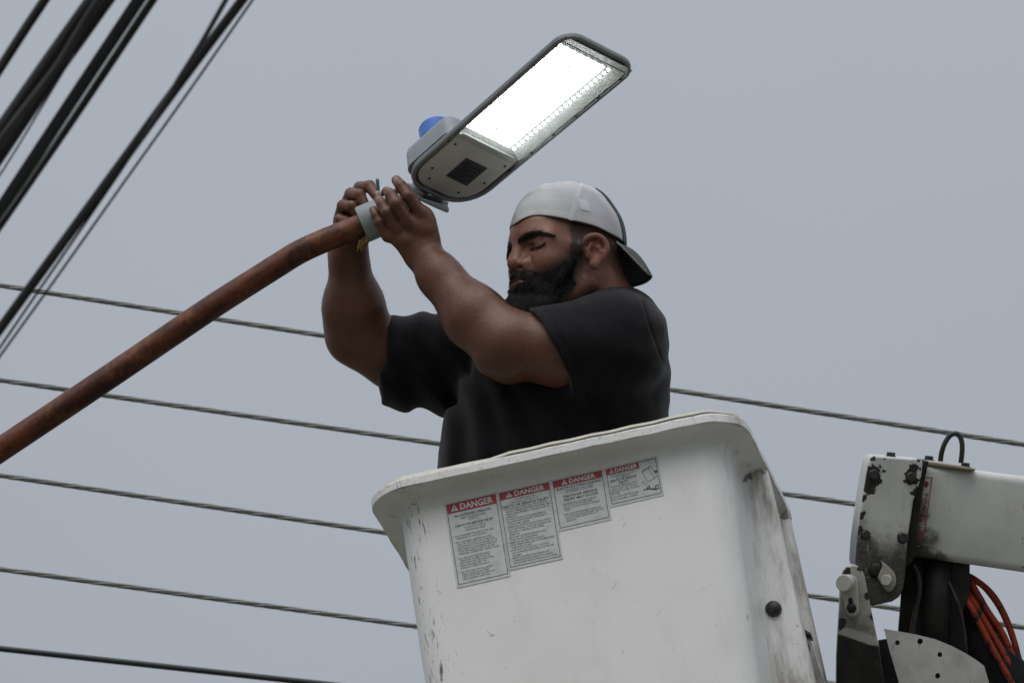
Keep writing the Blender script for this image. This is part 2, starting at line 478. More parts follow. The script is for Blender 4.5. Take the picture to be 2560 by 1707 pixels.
def strip_tex(s):
    return s
FACE = OV - .0006
LABELS = [
 dict(c=((1115, 1262), (1240, 1234), (1145.6, 1462), (1269, 1434)), head=(.118, 1.0), tri=(.085, .14), dang=(.27, .66),
  lines=[('AN UNTRAINED OPERATOR', .13, .178, .74, .026, .018), ('SUBJECTS HIM/HERSELF AND', .24, .212, .51, .020, 0), ('OTHERS TO', .40, .242, .19, .020, 0),
   ('DEATH OR SERIOUS INJURY', .12, .300, .77, .026, .018), ('YOU MUST NOT OPERATE', .29, .335, .43, .019, 0), ('THIS MACHINE UNLESS:', .30, .368, .41, .019, 0),
   ('• YOU HAVE BEEN TRAINED IN THE SAFE', .05, .421, .80, .019, 0), ('OPERATION OF THIS MACHINE.', .10, .452, .60, .019, 0),
   ('• YOU HAVE READ, UNDERSTAND AND', .05, .498, .74, .019, 0), ('FOLLOW THE SAFETY AND OPERATING', .10, .527, .75, .019, 0), ('RECOMMENDATIONS CONTAINED IN THE', .10, .556, .79, .019, 0), ("MACHINE MANUFACTURER'S MANUALS,", .10, .586, .78, .019, 0), ("YOUR EMPLOYER'S WORK RULES AND", .10, .615, .73, .019, 0), ('APPLICABLE GOVERNMENT REGULATIONS.', .10, .645, .81, .019, 0),
   ('• YOU ARE SURE THE MACHINE IS', .05, .698, .66, .019, 0), ('OPERATING PROPERLY AND HAS', .10, .727, .61, .019, 0), ('BEEN INSPECTED AND MAINTAINED', .10, .757, .68, .019, 0), ('IN ACCORDANCE WITH THE', .10, .787, .52, .019, 0), ("MANUFACTURER'S MANUALS.", .10, .817, .57, .019, 0),
   ('• YOU ARE SURE THAT ALL SAFETY', .05, .868, .68, .019, 0), ('SIGNS, GUARDS AND OTHER', .10, .898, .54, .019, 0), ('SAFETY FEATURES ARE IN PLACE', .10, .927, .65, .019, 0), ('AND IN PROPER CONDITION.', .10, .957, .55, .019, 0)]),
 dict(c=((1247, 1233), (1374, 1205), (1278.6, 1417.7), (1403, 1390)), head=(.098, 1.0), tri=(.125, .13), dang=(.30, .60),
  lines=[('FAILURE TO OBEY THE', .29, .137, .40, .019, 0), ('FOLLOWING WILL RESULT IN', .22, .172, .53, .019, 0), ('DEATH OR SERIOUS INJURY', .03, .213, .92, .027, .018)] +
  [(s, .04 if s[0] == '•' else .08, .246 + .0345 * i, w, .021, 0) for i, (s, w) in enumerate([
   ('• FOR STATIONARY OPERATION, TRUCK MUST BE', .86), ('SECURELY PARKED, DRIVELINE DISENGAGED, AND', .88), ('AERIAL DEVICE PROPERLY STABILIZED PRIOR TO', .85), ('OPERATION.', .21),
   ('• TO AVOID TIP-OVER, OUTRIGGERS (WHEN SO', .81), ('EQUIPPED) MUST BE PROPERLY EXTENDED TO', .80), ('A SOLID LEVEL SURFACE.', .44),
   ('• OPERATE ALL CONTROLS SLOWLY FOR A SMOOTH', .90), ('PLATFORM MOTION. MAKE SURE CONTROLS ARE', .84), ('RETURNED TO NEUTRAL AFTER DESIRED', .70), ('OPERATION.', .21),
   ('• CREW MUST USE PROPER PERSONAL AND', .74), ('OTHER PROTECTIVE EQUIPMENT.', .56), ('• NEVER LOAD BEYOND RATED CAPACITY.', .70), ('• NEVER OPERATE AERIAL DEVICE WITH PERSONNEL', .90), ('UNDER BOOM OR LOAD.', .41),
   ('• NEVER MOVE THE TRUCK UNTIL THE BOOMS', .78), ('AND OUTRIGGERS ARE PROPERLY STOWED AND', .83), ('SECURED.', .18), ("• REFER TO THE OPERATOR'S MANUAL FOR", .76), ('COMPLETE INSTRUCTIONS. IF IT IS MISSING,', .78), ('OBTAIN A NEW ONE FROM TIME MANUFACTURING,', .87)])]),
 dict(c=((1381, 1203), (1505.4, 1175), (1401.7, 1320), (1524, 1292.5)), head=(.148, 1.0), tri=(.175, .115), dang=(.33, .53),
  lines=[('ELECTROCUTION HAZARD', .06, .215, .90, .041, .018), ('THIS PLATFORM IS NOT TESTED', .23, .268, .56, .030, 0), ('OR CERTIFIED AS INSULATING.', .24, .308, .54, .030, 0), ('DEATH OR SERIOUS', .17, .395, .68, .046, .018), ('INJURY MAY OCCUR', .17, .468, .69, .046, .018),
   ('• THIS FIBERGLASS PLATFORM DOES NOT', .10, .540, .73, .031, 0), ('PROVIDE ANY PROTECTION FROM', .14, .586, .58, .031, 0), ('PHASE-TO-PHASE OR PHASE TO GROUND', .14, .632, .72, .031, 0), ('CONTACT.', .14, .678, .16, .031, 0),
   ('• OPEN HOLES OR PASSAGES IN FIBERGLASS', .10, .755, .77, .031, 0), ('PLATFORMS OR INSULATED AERIAL DEVICES', .14, .803, .77, .031, 0), ('MUST BE CLOSED DURING AERIAL LIFT', .14, .850, .67, .031, 0), ('OPERATION.', .14, .898, .20, .031, 0)]),
 dict(c=((1514, 1173.5), (1639, 1144), (1529, 1260), (1654.4, 1232)), head=(.175, .655), tri=(.06, .092), dang=(.175, .445),
  lines=[('FALLING FROM PLATFORM', .075, .255, .48, .042, 0), ('WILL RESULT IN', .17, .312, .29, .042, 0), ('DEATH OR SERIOUS', .055, .392, .52, .062, .018), ('INJURY', .215, .478, .20, .062, .018),
   ('PLATFORM PERSONNEL MUST', .04, .552, .53, .046, 0), ('WEAR A SAFETY BELT WITH A', .04, .622, .52, .046, 0), ('LANYARD ATTACHED TO D-RING', .03, .690, .56, .046, 0), ('PROVIDED.', .03, .752, .18, .046, 0), ('PLATFORM DOORS OR CHAINS', .02, .838, .54, .046, 0), ('MUST BE SECURELY LATCHED.', .02, .912, .53, .046, 0)]),
]
NAMES = ['AN UNTRAINED OPERATOR sticker, tallest and leftmost', 'second tall sticker listing operating rules', 'ELECTROCUTION HAZARD sticker', 'smallest sticker, with falling person pictogram']
for li, L in enumerate(LABELS):
    tl, tr, bl, br = [np.array(face_uv(*p, FACE)) for p in L['c']]
    ex = ((tr - tl) + (br - bl)) / 2; ey = ((bl - tl) + (br - tr)) / 2
    w, h = np.linalg.norm(ex), np.linalg.norm(ey)
    ex = ex / w; ey = np.array([ex[1], -ex[0]]); 
    def P(a, b, z, tl=tl, ex=ex, ey=ey, w=w, h=h):
        p = tl + ex * a * w + ey * b * h
        return (p[0], p[1], FACE - z)
    mg = .0035
    ma, mb = mg / w, mg / h
    def quad(a0, b0, a1, b1, z): return [P(a0, b0, z), P(a1, b0, z), P(a1, b1, z), P(a0, b1, z)], [(0, 1, 2, 3)]
    lab = bmk('warning_sticker', prism([P(-ma, -mb, 0), P(1 + ma, -mb, 0), P(1 + ma, 1 + mb * 1.6, 0), P(-ma, 1 + mb * 1.6, 0)], (0, 0, -.0004)), M_STK, smooth=False, label=NAMES[li])
    z = .0008
    hb, hr = L['head']
    bmk('header_band', quad(0, 0, hr, hb, z), M_RED, parent=lab, smooth=False)
    t = .0011; ta, tb = t / w, t / h
    bmk('border_line', cat_geo(quad(0, 0 if hr < 1 else hb, ta, 1, z * .9), quad(1 - ta, 0 if hr < 1 else hb, 1, 1, z * .9), quad(ta, 1 - tb, 1 - ta, 1, z * .9), *([quad(hr, 0, 1 - ta, tb, z * .9)] if hr < 1 else [quad(ta, hb, 2 * ta, hb + tb, z * .9)])), M_INK, parent=lab, smooth=False)
    gs = []
    for s, a, b_, wf, hf, bold in L['lines']:
        v, f = text_line(s, 0, 0, wf, hf * 1.04, bold)
        if len(v): gs.append((np.array([P(a + q[0], b_ - q[1], z) for q in v]), f))
    bmk('lettering', cat_geo(*gs), M_INK, parent=lab, smooth=False)
    z2 = .0013
    a0, wd = L['dang']
    v, f = text_line('DANGER', 0, 0, wd, hb * .62, .03)
    bmk('danger_lettering', (np.array([P(a0 + q[0], hb * .82 - q[1], z2) for q in v]), f), M_WINK, parent=lab, smooth=False)
    ta0, tw = L['tri']
    bmk('alert_triangle', cat_geo(([P(ta0, hb * .84, z2), P(ta0 + tw, hb * .84, z2), P(ta0 + tw / 2, hb * .12, z2)], [(0, 1, 2)])), M_WINK, parent=lab, smooth=False)
    cx = ta0 + tw / 2; q = tw * .07
    bmk('exclamation_mark', cat_geo(quad(cx - q, hb * .36, cx + q, hb * .63, z2 + .0004), quad(cx - q, hb * .68, cx + q, hb * .76, z2 + .0004)), M_INK, parent=lab, smooth=False)
    if li == 3:
        def seg(p, q, wd_):
            p = np.array(p); q = np.array(q); d = (q - p) * np.array([w, h]); d /= np.linalg.norm(d); nrm = np.array([-d[1] / w, d[0] / h]) * wd_
            return [P(*(p + nrm), z), P(*(q + nrm), z), P(*(q - nrm), z), P(*(p - nrm), z)], [(0, 1, 2, 3)]
        # pictogram: tipping bucket outline and a falling figure
        bx = [(.68, .29), (.83, .19), (.91, .22), (.955, .52), (.90, .57), (.755, .64)]
        ln = [seg((.69, .28), (.88, .185), .0004), seg((.69, .28), (.77, .60), .0004), (seg((.77, .60), (.94, .545), .0004)), seg((.88, .185), (.965, .50), .0004), seg((.94, .545), (.965, .50), .0004), seg((.83, .235), (.915, .555), .0004), seg((.70, .30), (.83, .235), .0004), seg((.83, .235), (.88, .185), .0004)]
        fig = [seg((.93, .36), (1 - ta, .385), .0022), seg((.66, .80), (.80, .815), .0011), seg((.80, .815), (.90, .86), .0016), seg((.775, .70), (.795, .80), .0011), seg((.90, .86), (.905, .775), .0011), seg((.905, .775), (.975, .755), .0010), seg((.90, .87), (1.0 - ta * 2, .83), .0011), seg((.735, .755), (.765, .78), .0017), seg((.665, .565), (.685, .59), .0012), seg((.70, .61), (.745, .69), .0003), seg((.865, .70), (.875, .79), .0002)]
        bmk('pictogram', cat_geo(*ln, *fig), M_INK, parent=lab, smooth=False)
    
# ------------------------------------------------------------------ boom arm on the right
def vpoly(pts, t): return [V(x, y, t) for x, y in pts]
TB = .02                           # depth of the near boom face
BX = np.array([250., 30.5, 0])     # boom axis in photograph pixels
boom_dir = V(2560, 1300, TB + .04) - V(2310, 1268, TB); boom_dir /= np.linalg.norm(boom_dir)
boom_dn = V(2290, 1392, TB) - V(2314, 1160, TB); boom_h = np.linalg.norm(boom_dn); boom_dn /= boom_h
boom_dn = boom_dn - boom_dir * (boom_dn @ boom_dir) * .0
boom_in = np.cross(boom_dir, boom_dn); boom_in /= np.linalg.norm(boom_in)
if boom_in[2] < 0: boom_in = -boom_in
O = V(2306, 1158, TB)

def mat_paint(name, rust_pts=(), grime=None, grime2=None, base=(.62, .63, .60), grime_sc=1.0):
    """white machine paint with ragged chips down to black steel (object coordinates are work-frame metres)"""
    b = NB(name); v = b.obj()
    col = b.mix(b.ramp(b.noise(v, 7, 5, .6), .35, .7), base, tuple(x * .84 for x in base))
    st = b.ramp(b.noise(b.obj((2.2, .35, 2.2), rot=(0, 0, -.1)), 22, 6, .7), .55, .75)
    col = b.mix(b.math('MULTIPLY', st, .32), col, (.24, .23, .20))
    if grime is not None:
        p, d, lo, hi = grime               # dirt that builds along direction d from point p
        dt = b.n('VectorMath', {0: b.n('VectorMath', {0: v, 1: tuple(p)}, operation='SUBTRACT').outputs[0], 1: tuple(d)}, operation='DOT_PRODUCT').outputs['Value']
        nn = b.math('MULTIPLY_ADD', b.noise(v, 26, 7, .7), .10, -.05)
        nb = b.math('MULTIPLY_ADD', b.noise(v, 9, 3, .6), .10, -.05)
        g_ = b.ramp(b.math('ADD', dt, b.math('ADD', nn, nb)), lo, hi)
        if grime2 is not None:
            for p2, d2, l2, h2 in grime2:
                dt2 = b.n('VectorMath', {0: b.n('VectorMath', {0: v, 1: tuple(p2)}, operation='SUBTRACT').outputs[0], 1: tuple(d2)}, operation='DOT_PRODUCT').outputs['Value']
                g_ = b.math('MAXIMUM', g_, b.ramp(b.math('ADD', dt2, b.math('ADD', nn, b.math('MULTIPLY', nb, .5))), l2, h2))
        fine = b.ramp(b.noise(v, 130, 5, .7), .25, .7)
        col = b.mix(b.math('MULTIPLY', g_, b.math('MULTIPLY_ADD', fine, .10, .86)), col, (.022, .018, .015))
        scr = b.ramp(b.noise(b.obj((1, .18, 1), rot=(0, 0, .75)), 95, 5, .7, .4), .640, .668)
        scr2 = b.ramp(b.noise(b.obj((.2, 1, 1), rot=(0, 0, .35)), 80, 5, .7, .4), .650, .678)
        col = b.mix(b.math('MULTIPLY', b.math('MULTIPLY', b.math('MAXIMUM', scr, scr2), g_), .75), col, (.40, .39, .35))
    sp = b.ramp(b.noise(v, 75, 4, .7), .70, .72)
    col = b.mix(b.math('MULTIPLY', sp, .85), col, (.04, .035, .03))
    rs = b.math('MULTIPLY', b.ramp(b.noise(b.obj((1, .45, 1), (2, 5, 1)), 30, 5, .7), .62, .74), .6)
    col = b.mix(rs, col, (.36, .22, .09))
    if rust_pts:
        col = b.mix(spots(b, v, rust_pts, .055, 60), col, (.026, .024, .021))
    return b.bsdf(col, .42, 0, b.bump(b.noise(v, 120, 4), .15, .001), **{'Specular IOR Level': .4})

def moff(o):          # work-frame point -> object coordinates of a part of o
    Mi = np.array(world_of(o).inverted())
    return lambda P: (toW(P) @ Mi[:3, :3].T + Mi[:3, 3])
RVinv = np.linalg.inv(RV)

boom = empty('boom_arm', toW(V(2420, 1440, TB + .1)), 'chipped white box boom with black bolted end plate and steel loop on top', 'crane boom', rot=RV)
bo = moff(boom)
bolt_px = [(2184, 1186), (2278, 1193), (2164, 1336), (2257, 1344)]
tp = TB - .055
M_PLATE = mat_paint('boom_plate_paint', [(bo(V(x + dx, y + dy, tp)), r) for (x, y), r, dx, dy in zip(bolt_px, (.020, .016, .0105, .0105), (-2, 0, 0, 0), (4, -4, 0, 0))][:2] + [(bo(V(2172, 1215, tp)), .014), (bo(V(2284, 1172, tp)), .010), (bo(V(2195, 1420, tp)), .016), (bo(V(2168, 1198, tp)), .010), (bo(V(2158, 1240, tp)), .005), (bo(V(2150, 1290, tp)), .007), (bo(V(2148, 1320, tp)), .009), (bo(V(2292, 1226, tp)), .007), (bo(V(2184, 1142, tp)), .006), (bo(V(2210, 1146, tp)), .004), (bo(V(2296, 1152, tp)), .006)], grime=(bo(V(2215, 1300, tp)), (-.02, -1, 0), .0, .085), grime2=[(bo(V(2170, 1300, tp)), (-.8, -.6, 0), -.02, .05), (bo(V(2262, 1350, tp)), (.75, -.66, 0), -.01, .05)])
M_BEAM = mat_paint('boom_beam_paint', [(bo(V(2288, 1372, TB)), .014), (bo(V(2292, 1300, TB)), .010), (bo(V(2562, 1350, TB + .03)), .012), (bo(V(2566, 1420, TB + .03)), .014)], base=(.67, .685, .66), grime=(bo(V(2318, 1290, TB)), (-1, -.30, 0), -.012, .022))

# beam: rounded box section swept along the boom axis
def section(w0, h0, r, n=5):
    out = []
    for (cx, cy), a0 in (((w0 - r, r), -90), ((w0 - r, h0 - r), 0), ((r, h0 - r), 90), ((r, r), 180)):
        for a in np.radians(np.linspace(a0, a0 + 90, n)): out.append((cx + r * math.cos(a), cy + r * math.sin(a)))
    return out
sec = section(.20, boom_h, .016)
L = 2.6
def beam_pt(s, q, d): return O + boom_dir * s + boom_in * q + boom_dn * d * (1 + .018 * s / .19)
bv = [beam_pt(s, q, d) for s in (0, .002, .1, .2, .5, 1.0, L) for q, d in sec]
nsec = len(sec); bf = grid_faces(7, nsec, True) + [tuple(range(nsec)), tuple(6 * nsec + j for j in range(nsec))]
mk('beam', (np.array(bv), fix_wind(bv, bf)), M_BEAM, boom, auto=40)
# end plate: folded steel cheek wrapping the beam end
cheek = [(2184, 1139), (2302, 1148), (2307, 1156), (2303, 1190), (2294, 1222), (2283, 1250), (2276, 1300), (2270, 1335), (2262, 1440), (2258, 1470), (2248, 1491), (2230, 1503), (2178, 1514), (2160, 1490), (2138, 1406), (2142, 1352), (2155, 1252), (2166, 1185), (2171, 1160), (2176, 1146)]
mk('end_plate', prism(vpoly(cheek, tp), (0, 0, .30)), M_PLATE, boom, bevel=.006, bseg=3, smooth=True, auto=40)
# dark joint between plate and beam
edge = [(2304, 1150), (2322, 1152), (2318, 1170), (2314, 1192), (2305, 1240), (2297, 1300), (2287, 1392), (2275, 1410), (2255, 1420), (2262, 1340), (2275, 1260), (2290, 1225), (2300, 1190)]
mk('joint_flange', prism(vpoly(edge, tp + .012), (0, 0, .27)), M_GRIME, boom, bevel=.003)
for (x, y), r in zip(bolt_px, (.0105, .0105, .009, .010)):
    mk('bolt', hexbolt(V(x, y, tp + .001), (.12, .1, -1), r, .009), M_DARKSTEEL, boom, smooth=False)
up = -boom_dn
for x, y in ((2227, 1141), (2322, 1150)):
    mk('top_bolt', hexbolt(V(x, y, TB - .02), up, .0083, .0085), M_DARKSTEEL, boom, smooth=False)
mk('top_bolt', hexbolt(V(2413, 1167, TB + .03), up, .0083, .0085), M_DARKSTEEL, boom, smooth=False)
mk('top_strap', prism(vpoly([(2306, 1150), (2345, 1156), (2405, 1165), (2440, 1171), (2436, 1177), (2306, 1162)], TB + .005), (0, 0, .13)), mat_paint('boom_strap_paint', base=(.34, .28, .20)), boom, bevel=.002)
loop = spline([V(2351, 1153, TB + .05), V(2354, 1132, TB + .05), V(2361, 1110, TB + .05), V(2373, 1091, TB + .05), V(2387, 1083, TB + .05), V(2399, 1090, TB + .05), V(2405, 1108, TB + .05), V(2405, 1132, TB + .05), V(2402, 1157, TB + .05)], 5)
mk('lifting_loop', tube(loop, .0050, 12), M_DARKSTEEL, boom)

# INSULATED SECTION marking, reading downward beside the plate
zf = boom_in * -.0008
def on_beam(px, py):
    d = V(px, py, 0); ray = d - np.array([0, 0, -DIST]); p0 = np.array([0, 0, -DIST])
    s = ((O - p0) @ boom_in) / (ray @ boom_in)
    return p0 + ray * s
def bq(*p, k=1.0): return [on_beam(*q) + zf * k for q in p], [tuple(range(len(p)))]
M_REDP = flat('marking_red', (.30, .022, .028)); M_MAROON = flat('marking_maroon', (.22, .02, .028))
M_CLEAR = flat('marking_film', (.58, .58, .57))
stk = mk('section_sticker', prism([on_beam(*q) + zf * .2 for q in ((2311, 1191), (2332, 1192.5), (2309.5, 1354), (2289, 1352.5))], zf * .3), M_BEAM, boom, smooth=False, label='red bordered sticker reading INSULATED SECTION')
def bline(p, q, w):
    p = np.array(p, float); q = np.array(q, float); d = (q - p) / np.linalg.norm(q - p); nn = np.array([-d[1], d[0]]) * w
    return bq(tuple(p + nn), tuple(q + nn), tuple(q - nn), tuple(p - nn))
mk('border_line', cat_geo(bline((2312, 1192.5), (2330, 1194), 1.1), bline((2330, 1193.5), (2308.5, 1352.5), 1.1), bline((2308.5, 1352), (2289, 1351), 1.1)), M_REDP, stk, smooth=False)
def arrow(cx, cy, s, d):
    a = np.array([.14, -.99]) * d; q = np.array([.99, .14])
    c = np.array([cx, cy], float)
    P = [c + a * s, c + q * s * .85, c + q * s * .42, c + q * s * .42 - a * s * .8, c - q * s * .42 - a * s * .8, c - q * s * .42, c - q * s * .85]
    return bq(*[tuple(p) for p in P])
mk('direction_arrow', arrow(2315.5, 1210, 9.5, 1), M_REDP, stk, smooth=False)
mk('direction_arrow', arrow(2300, 1333, 8.5, 1), M_REDP, stk, smooth=False)
def btext(s, p0, p1, h):
    """text from p0 to p1 (pixels), cap height h px, letters' tops to the right"""
    v, f = text_line(s, 0, 0, 1, 1, .02)
    p0 = np.array(p0, float); p1 = np.array(p1, float); d = p1 - p0; u = d / np.linalg.norm(d); nn = np.array([-u[1], u[0]]) * -h
    return np.array([on_beam(*(p0 + d * q[0] + nn * q[1])) + zf for q in v]), f
mk('lettering', cat_geo(btext('INSULATED', (2313.5, 1233), (2303.5, 1311), 7.0), btext('SECTION', (2302.5, 1243), (2296, 1305), 6.6)), M_MAROON, stk, smooth=False)

# clevis pin plate on the cheek
M_PIN = mat_paint('pin_paint', base=(.55, .54, .50))
tc_ = tp - .012
clv = mk('pin_retainer', prism(vpoly([(2203, 1400), (2220, 1414), (2236, 1430), (2241, 1445), (2240, 1460), (2232, 1474), (2220, 1480), (2207, 1466), (2194, 1444), (2200, 1428), (2206, 1416)], tc_), (0, 0, .012)), mat_paint('retainer_paint', base=(.34, .32, .27)), boom, bevel=.0025)
mk('pin', lathe(V(2217, 1449, tc_ + .001), (-.25, 0, -1), [(.0105, 0), (.0105, .009), (.0095, .011)], 20), M_PIN, clv, auto=40)
mk('retainer_hole', lathe(V(2190, 1425, tp - .0015), (-.1, 0, -1), [(.015, 0), (.015, .003), (.006, .0045)], 14), M_GRIME, boom)

# ------------------------------------------------------------------ leveling link (lower left of the boom)
link = empty('leveling_link', toW(V(2150, 1900, TB)), 'upright round-topped link bar, white above and black below, left of the boom plate', 'link arm', rot=RV)
lo_ = moff(link)
tl_ = tp - .045
lk = [(2091, 1760), (2092, 1640), (2095, 1582), (2099, 1519), (2101, 1451), (2108, 1428), (2119, 1414), (2135, 1409.5), (2150, 1417), (2161, 1437), (2167, 1467), (2174, 1501), (2185, 1556), (2196, 1609), (2212, 1707), (2222, 1780), (2260, 2050), (2085, 2050)]
def mat_link():
    b = NB('link_two_tone_paint'); v = b.obj()
    p = lo_(V(2140, 1586, tl_)); d = np.array([-.30, -1, 0]); d /= np.linalg.norm(d)
    dt = b.n('VectorMath', {0: b.n('VectorMath', {0: v, 1: tuple(p)}, operation='SUBTRACT').outputs[0], 1: tuple(d)}, operation='DOT_PRODUCT').outputs['Value']
    nn = b.math('MULTIPLY_ADD', b.noise(v, 40, 5, .7), .012, -.006)
    col = b.mix(b.ramp(b.noise(v, 11, 5), .35, .7), (.50, .49, .45), (.33, .31, .27))
    gr = b.ramp(b.math('ADD', dt, b.math('MULTIPLY_ADD', b.noise(v, 20, 6, .7), .16, -.08)), -.075, .0)
    col = b.mix(b.math('MULTIPLY', gr, .8), col, (.10, .085, .072))
    blk = b.mix(b.ramp(b.noise(v, 30, 5), .4, .75), (.012, .011, .010), (.026, .022, .019))
    col = b.mix(b.ramp(b.math('ADD', dt, nn), .006, .012), col, blk)
    weld = b.math('MULTIPLY', b.ramp(b.math('ADD', dt, nn), -.012, -.006), b.math('SUBTRACT', 1.0, b.ramp(b.math('ADD', dt, nn), .006, .011)))
    col = b.mix(b.math('MULTIPLY', weld, .8), col, (.42, .40, .36))
    chips = spots(b, v, [(lo_(V(2112, 1424, tl_)), .011), (lo_(V(2152, 1420, tl_)), .007), (lo_(V(2170, 1490, tl_)), .007), (lo_(V(2180, 1540, tl_)), .006), (lo_(V(2100, 1560, tl_)), .012)], .03, 70)
    col = b.mix(chips, col, (.03, .027, .024))
    scr = b.ramp(b.noise(b.obj((1, .15, 1), rot=(0, 0, .3)), 90, 5, .7), .69, .71)
    col = b.mix(b.math('MULTIPLY', scr, .6), col, (.30, .28, .25))
    return b.bsdf(col, .45, 0, b.bump(b.noise(v, 90, 4), .2, .001), **{'Specular IOR Level': .35})
mk('link_bar', prism(vpoly(lk, tl_), (0, 0, .05)), mat_link(), link, bevel=.004, bseg=3, auto=40)
def capsule(c0, r0, c1, r1, t, n=12):
    c0 = np.array(c0, float); c1 = np.array(c1, float); d = c1 - c0; a = math.atan2(d[1], d[0])
    pts = [(c1[0] + r1 * math.cos(a + x), c1[1] + r1 * math.sin(a + x)) for x in np.linspace(-math.pi / 2, math.pi / 2, n)]
    pts += [(c0[0] + r0 * math.cos(a + x), c0[1] + r0 * math.sin(a + x)) for x in np.linspace(math.pi / 2, 1.5 * math.pi, n)]
    return vpoly(pts, t)
M_KEEP = mat_paint('keeper_paint', base=(.50, .485, .44))
kp = mk('keeper_plate', prism(capsule((2122, 1458), 23, (2132, 1525), 16, tl_ - .012), (0, 0, .013)), M_KEEP, link, bevel=.003, auto=40)
mk('pin', lathe(V(2117, 1457, tl_ - .010), (-.42, .05, -1), [(.0165, 0), (.0165, .016), (.015, .018)], 24), M_PIN, kp, auto=40)
mk('keyhole', prism(capsule((2126, 1498), 5.5, (2129, 1516), 5.5, tl_ - .0128), (0, 0, .0012)), M_GRIME, kp)
mk('keeper_bolt', lathe(V(2129, 1519, tl_ - .012), (-.2, 0, -1), [(.0095, 0), (.0095, .004), (.006, .008)], 14), M_GRIME, kp)

# ------------------------------------------------------------------ knuckle bracket below the boom
knk = empty('knuckle_bracket', toW(V(2330, 1760, TB + .1)), 'greasy black steel knuckle plates hanging under the white boom', 'bracket', rot=RV)
mk('side_plate', prism(vpoly([(2258, 1385), (2330, 1385), (2425, 1395), (2424, 1470), (2417, 1500), (2408, 1530), (2418, 1600), (2416, 1680), (2330, 1760), (2225, 1800), (2240, 1640), (2247, 1560), (2252, 1500)], TB + .05), (0, 0, .02)), M_GRIME, knk, bevel=.003)
mk('rear_plate', prism(vpoly([(2275, 1380), (2424, 1395), (2420, 1520), (2432, 1700), (2260, 1800), (2268, 1560)], TB + .17), (0, 0, .02)), M_GRIME, knk, bevel=.003)
M_GR2 = simple('oily_steel_edge', (.05, .036, .033), .4, .2, .5, 40, .3)
mk('stiffener', tube(spline([V(2283, 1408, TB + .035), V(2296, 1440, TB + .03), V(2298, 1480, TB + .03), V(2288, 1530, TB + .03), V(2279, 1600, TB + .03), V(2275, 1680, TB + .035)], 6), .006, 8), M_GR2, knk)
mk('stiffener', tube(spline([V(2370, 1450, TB + .04), V(2396, 1510, TB + .03), V(2408, 1560, TB + .028), V(2414, 1610, TB + .03), V(2416, 1680, TB + .04)], 6), .0035, 8), M_GR2, knk)
mk('pivot_tube', tube([V(2345, 1405, TB + .06), V(2340, 1520, TB + .055), V(2335, 1760, TB + .06)], .030, 16), M_GRIME, knk)
mk('inner_web', prism(vpoly([(2196, 1600), (2262, 1590), (2285, 1760), (2220, 1790)], TB + .02), (0, 0, .03)), M_GRIME, knk, bevel=.002)

# ------------------------------------------------------------------ curved guard plate with holes
def mat_guard():
    b = NB('guard_worn_white'); v = b.obj()
    col = b.mix(b.ramp(b.noise(v, 14, 6, .65), .35, .7), (.64, .63, .62), (.50, .47, .45))
    col = b.mix(b.math('MULTIPLY', b.ramp(b.noise(b.obj((1, .5, 1), rot=(0, 0, .5)), 70, 5, .7), .6, .7), .5), col, (.28, .25, .23))
    return b.bsdf(col, .5, 0, b.bump(b.noise(v, 100, 4), .15, .001))
guard = empty('guard_plate', toW(V(2360, 1900, TB - .05)), 'curved white metal guard plate with round holes in front of black knuckle', 'guard plate', rot=RV)
gp = [(2209.6, 1570.5), (2246, 1577), (2290, 1585), (2340, 1597.5), (2380, 1614), (2412.5, 1631), (2440, 1648), (2460, 1663), (2473, 1707), (2500, 1800), (2290, 1850), (2260, 1745), (2248, 1707), (2223, 1622)]
tg = TB - .06
holes = [(2243.5, 1605.6, 6.5), (2300, 1602, 7.5), (2349.5, 1635, 6.5), (2344, 1688, 7)]
# plate built as a triangulated sheet with real holes, then given thickness
bm = bmesh.new()
def ring(pts):
    vs = [bm.verts.new(V(x, y, tg)) for x, y in pts]
    return [bm.edges.new((vs[i], vs[(i + 1) % len(vs)])) for i in range(len(vs))]
es = ring(gp)
for x, y, r in holes: es += ring([(x + r * math.cos(a) * .92, y + r * math.sin(a)) for a in np.linspace(0, 2 * math.pi, 17)[:-1]])
bmesh.ops.triangle_fill(bm, use_beauty=True, use_dissolve=False, edges=es)
bm.verts.index_update()
gv = np.array([v.co[:] for v in bm.verts]); gf = [tuple(v.index for v in f.verts) for f in bm.faces]; bm.free()
go = mk('plate', (gv, fix_wind(gv, gf)), mat_guard(), guard, smooth=False)
so = go.modifiers.new('thickness', 'SOLIDIFY'); so.thickness = .005; so.offset = 0

